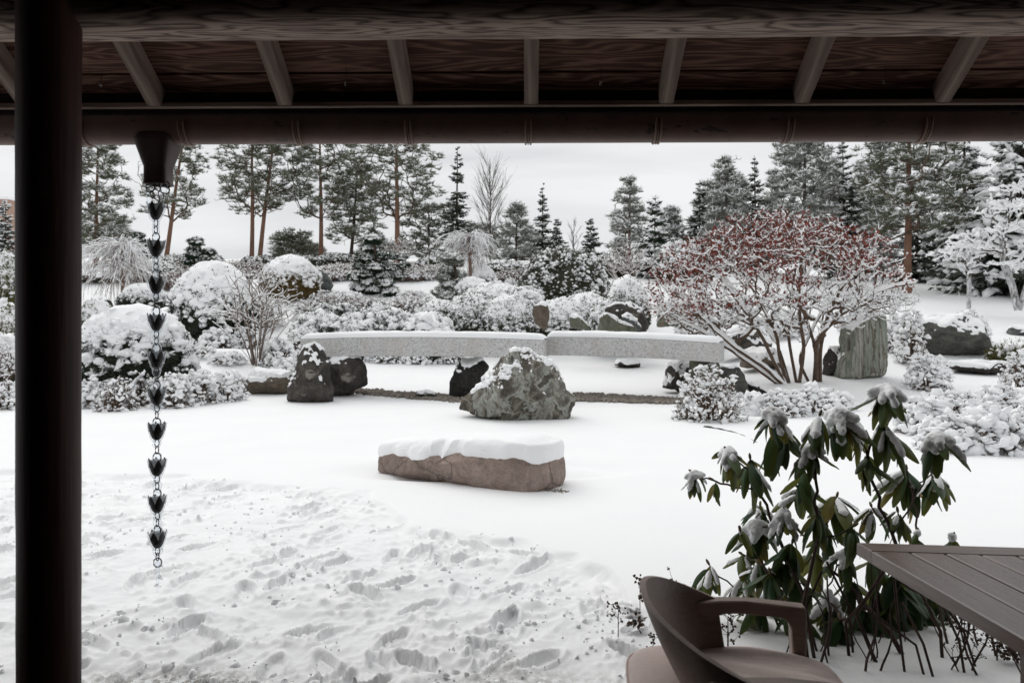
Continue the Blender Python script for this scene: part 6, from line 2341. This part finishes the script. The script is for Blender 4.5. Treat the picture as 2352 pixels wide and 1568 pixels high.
# ---------------------------------------------------------------- armchair
chair = thing('armchair', 'brown tub shaped garden armchair with a mauve cushion, turned to the table', 'chair', (.722, 2.445, .03), math.radians(-6))
def shell():
    mb = MB()
    nf, nh = 61, 14
    ph = np.linspace(-84, 84, nf) * PI / 180
    out, inn = [], []
    for a in ph:
        c = max(0.0, math.cos(a))
        ztop = .622 + .142 * c ** .95
        zlow = .455 + .03 * (1 - c)
        for j in range(nh):
            t = j / (nh - 1)
            z = zlow + (ztop - zlow) * t
            bulge = .055 * math.sin(t * PI * .55)
            lean = (.06 + .05 * c) * (t - .2) + bulge * .6
            rx, ry = .205 + lean, .268 + lean * .55 + (.045 if a < 0 else 0) * min(1, -a / 1.0)
            x = .0 - rx * math.copysign(abs(math.cos(a)) ** .8, math.cos(a))
            y = ry * math.copysign(abs(math.sin(a)) ** .8, math.sin(a))
            n = unit(np.array([-math.cos(a) / rx, math.sin(a) / ry, 0]))
            th_ = .026 if t < .9 else .026 - .006 * ((t - .9) / .1) ** 2
            out.append(np.array([x, y, z - .03]))
            inn.append(np.array([x, y, z - .03]) - n * th_)
    out, inn = np.array(out), np.array(inn)
    idx = np.arange(nf * nh).reshape(nf, nh)
    f = np.stack([idx[:-1, :-1], idx[1:, :-1], idx[1:, 1:], idx[:-1, 1:]], -1).reshape(-1, 4)
    mb.add(out, f)
    mb.add(inn, f[:, ::-1])
    N_ = nf * nh
    allv = np.vstack([out, inn])
    def strip(ids):
        v = np.vstack([allv[ids], allv[np.array(ids) + N_]])
        k = len(ids)
        mid = v[:k] * .5 + v[k:] * .5
        q = np.array([[i, i + 1, k + i + 1, k + i] for i in range(k - 1)])
        mb.add(v, q)
    strip(list(idx[:, -1]))
    strip(list(idx[:, 0]))
    strip(list(idx[0, :]))
    strip(list(idx[-1, :]))
    return mb.build('backrest', CHAIR_M, chair)
shell()

def sweep(pts, w, h, n=14):
    """A flat bar swept along a path in the chair's x-z plane; w across, h in the plane."""
    pts = np.asarray(pts, float)
    t = unit(np.gradient(pts[:, :3], axis=0))
    side = np.array([0, 1.0, 0])
    nn = unit(np.cross(t, side))
    h = np.broadcast_to(h, (len(pts),))
    sec = [(-1, -1), (-1, 1), (1, 1), (1, -1)]
    b = .006
    ring = [(-1, -1 + .25), (-1, 1 - .25), (-1 + .2, 1), (1 - .2, 1), (1, 1 - .25), (1, -1 + .25), (1 - .2, -1), (-1 + .2, -1)]
    V = np.array([[pts[i] + side * s[0] * w / 2 + nn[i] * s[1] * h[i] / 2 for s in ring] for i in range(len(pts))])
    k = 8
    idx = np.arange(len(pts) * k).reshape(len(pts), k)
    f = np.stack([idx[:-1], np.roll(idx[:-1], -1, 1), np.roll(idx[1:], -1, 1), idx[1:]], -1).reshape(-1, 4)
    mb = MB()
    mb.add(V.reshape(-1, 3), f)
    for i in (0, len(pts) - 1):
        mb.add(np.vstack([V[i], V[i].mean(0)]), [[j, (j + 1) % k, k] for j in range(k)])
    return mb
def arm_frame(y):
    """Arm, front post and rear leg in one board: square outside, rounded inside."""
    A = np.linspace(0, PI / 2, 9)
    out = [(.243, 0), (.245, .3), (.245, .5), (.245, .56)] + [(.245 - .0 - .012 * (1 - math.cos(q)) * 1.0, .59 + .012 * math.sin(q)) for q in A]
    inn = [(.205, 0), (.2, .3), (.198, .46), (.196, .5)] + [(.146 + .05 * math.cos(q), .515 + .05 * math.sin(q)) for q in A]
    out += [(.13, .610), (.04, .616), (-.04, .613)]
    inn += [(.09, .568), (.03, .572), (-.02, .570)]
    out += [(-.10, .608)] + [(-.15 - .02 * i / 8, .602 - .02 * i / 8) for i in range(9)]
    inn += [(-.03, .567)] + [(-.035 - .05 * math.sin(q), .515 + .05 * math.cos(q)) for q in A]
    out += [(-.175, .5), (-.185, .3), (-.21, 0)]
    inn += [(-.092, .45), (-.125, .3), (-.17, 0)]
    out, inn = np.array(out), np.array(inn)
    mb = MB()
    k = len(out)
    w = .026
    b = .005
    c = (out + inn) / 2
    def ring(p, dy, ins):
        q = p + (c - p) / np.linalg.norm(c - p, axis=1, keepdims=True) * ins
        return np.stack([q[:, 0], np.full(k, y + dy), q[:, 1]], 1)
    rows = [ring(out, -w + b, 0), ring(out, w - b, 0), ring(out, w, b), ring(inn, w, b), ring(inn, w - b, 0), ring(inn, -w + b, 0), ring(inn, -w, b), ring(out, -w, b)]
    V = np.stack(rows, 1)
    idx = np.arange(k * 8).reshape(k, 8)
    f = np.stack([idx[:-1], np.roll(idx[:-1], -1, 1), np.roll(idx[1:], -1, 1), idx[1:]], -1).reshape(-1, 4)
    mb.add(V.reshape(-1, 3), f)
    return mb.build('arm', CHAIR_M, chair, flat=True)
arm_frame(.29)
arm_frame(-.335)
st_ = MB()
box(st_, (.02, 0, .375), (.56, .56, .035), bevel=.008)
st_.build('seat', CHAIR_M, chair, flat=True)
def cushion():
    nu, nv = 61, 61
    mb = MB()
    U, Vv = np.meshgrid(np.linspace(-1, 1, nu), np.linspace(-1, 1, nv), indexing='ij')
    # square to rounded square
    e = 5.0
    a = np.maximum(np.abs(U), np.abs(Vv))
    th_ = np.arctan2(Vv, U)
    rr_ = a / (np.abs(np.cos(th_)) ** e + np.abs(np.sin(th_)) ** e) ** (1 / e)
    X, Y = rr_ * np.cos(th_), rr_ * np.sin(th_)
    x, y = -.025 + X * .335, Y * .292
    edge = np.clip(1 - a ** 6, 0, 1) ** .5
    p = np.stack([x.ravel() * 2.4 + .9 * y.ravel(), y.ravel() * 9, y.ravel() * 0], 1)
    wr = (fbm(p, 8, 3) + .6 * pnoise(p * [1, 1.8, 1], 4)).reshape(x.shape) * .021 * smooth(x, -.12, .06) * edge
    zt = .432 + .040 * edge + wr - .010 * smooth(x, .1, .35)
    zb = .432 - .026 * edge
    v = np.stack([x, y, zt], -1).reshape(-1, 3)
    v2 = np.stack([x, y, zb], -1).reshape(-1, 3)
    idx = np.arange(nu * nv).reshape(nu, nv)
    f = np.stack([idx[:-1, :-1], idx[1:, :-1], idx[1:, 1:], idx[:-1, 1:]], -1).reshape(-1, 4)
    mb.add(v, f)
    mb.add(v2, f[:, ::-1])
    o = mb.build('seat_cushion', CUSHION, chair)
    ring = np.concatenate([idx[:, 0], idx[-1, :], idx[::-1, -1], idx[0, ::-1]])
    P = v[ring] * [1.008, 1.008, 1] + [0, 0, .002]
    pm_ = MB()
    tube_add(pm_, P, .0035, 6, caps=False)
    pm_.build('piping', CUSHION, o)
cushion()
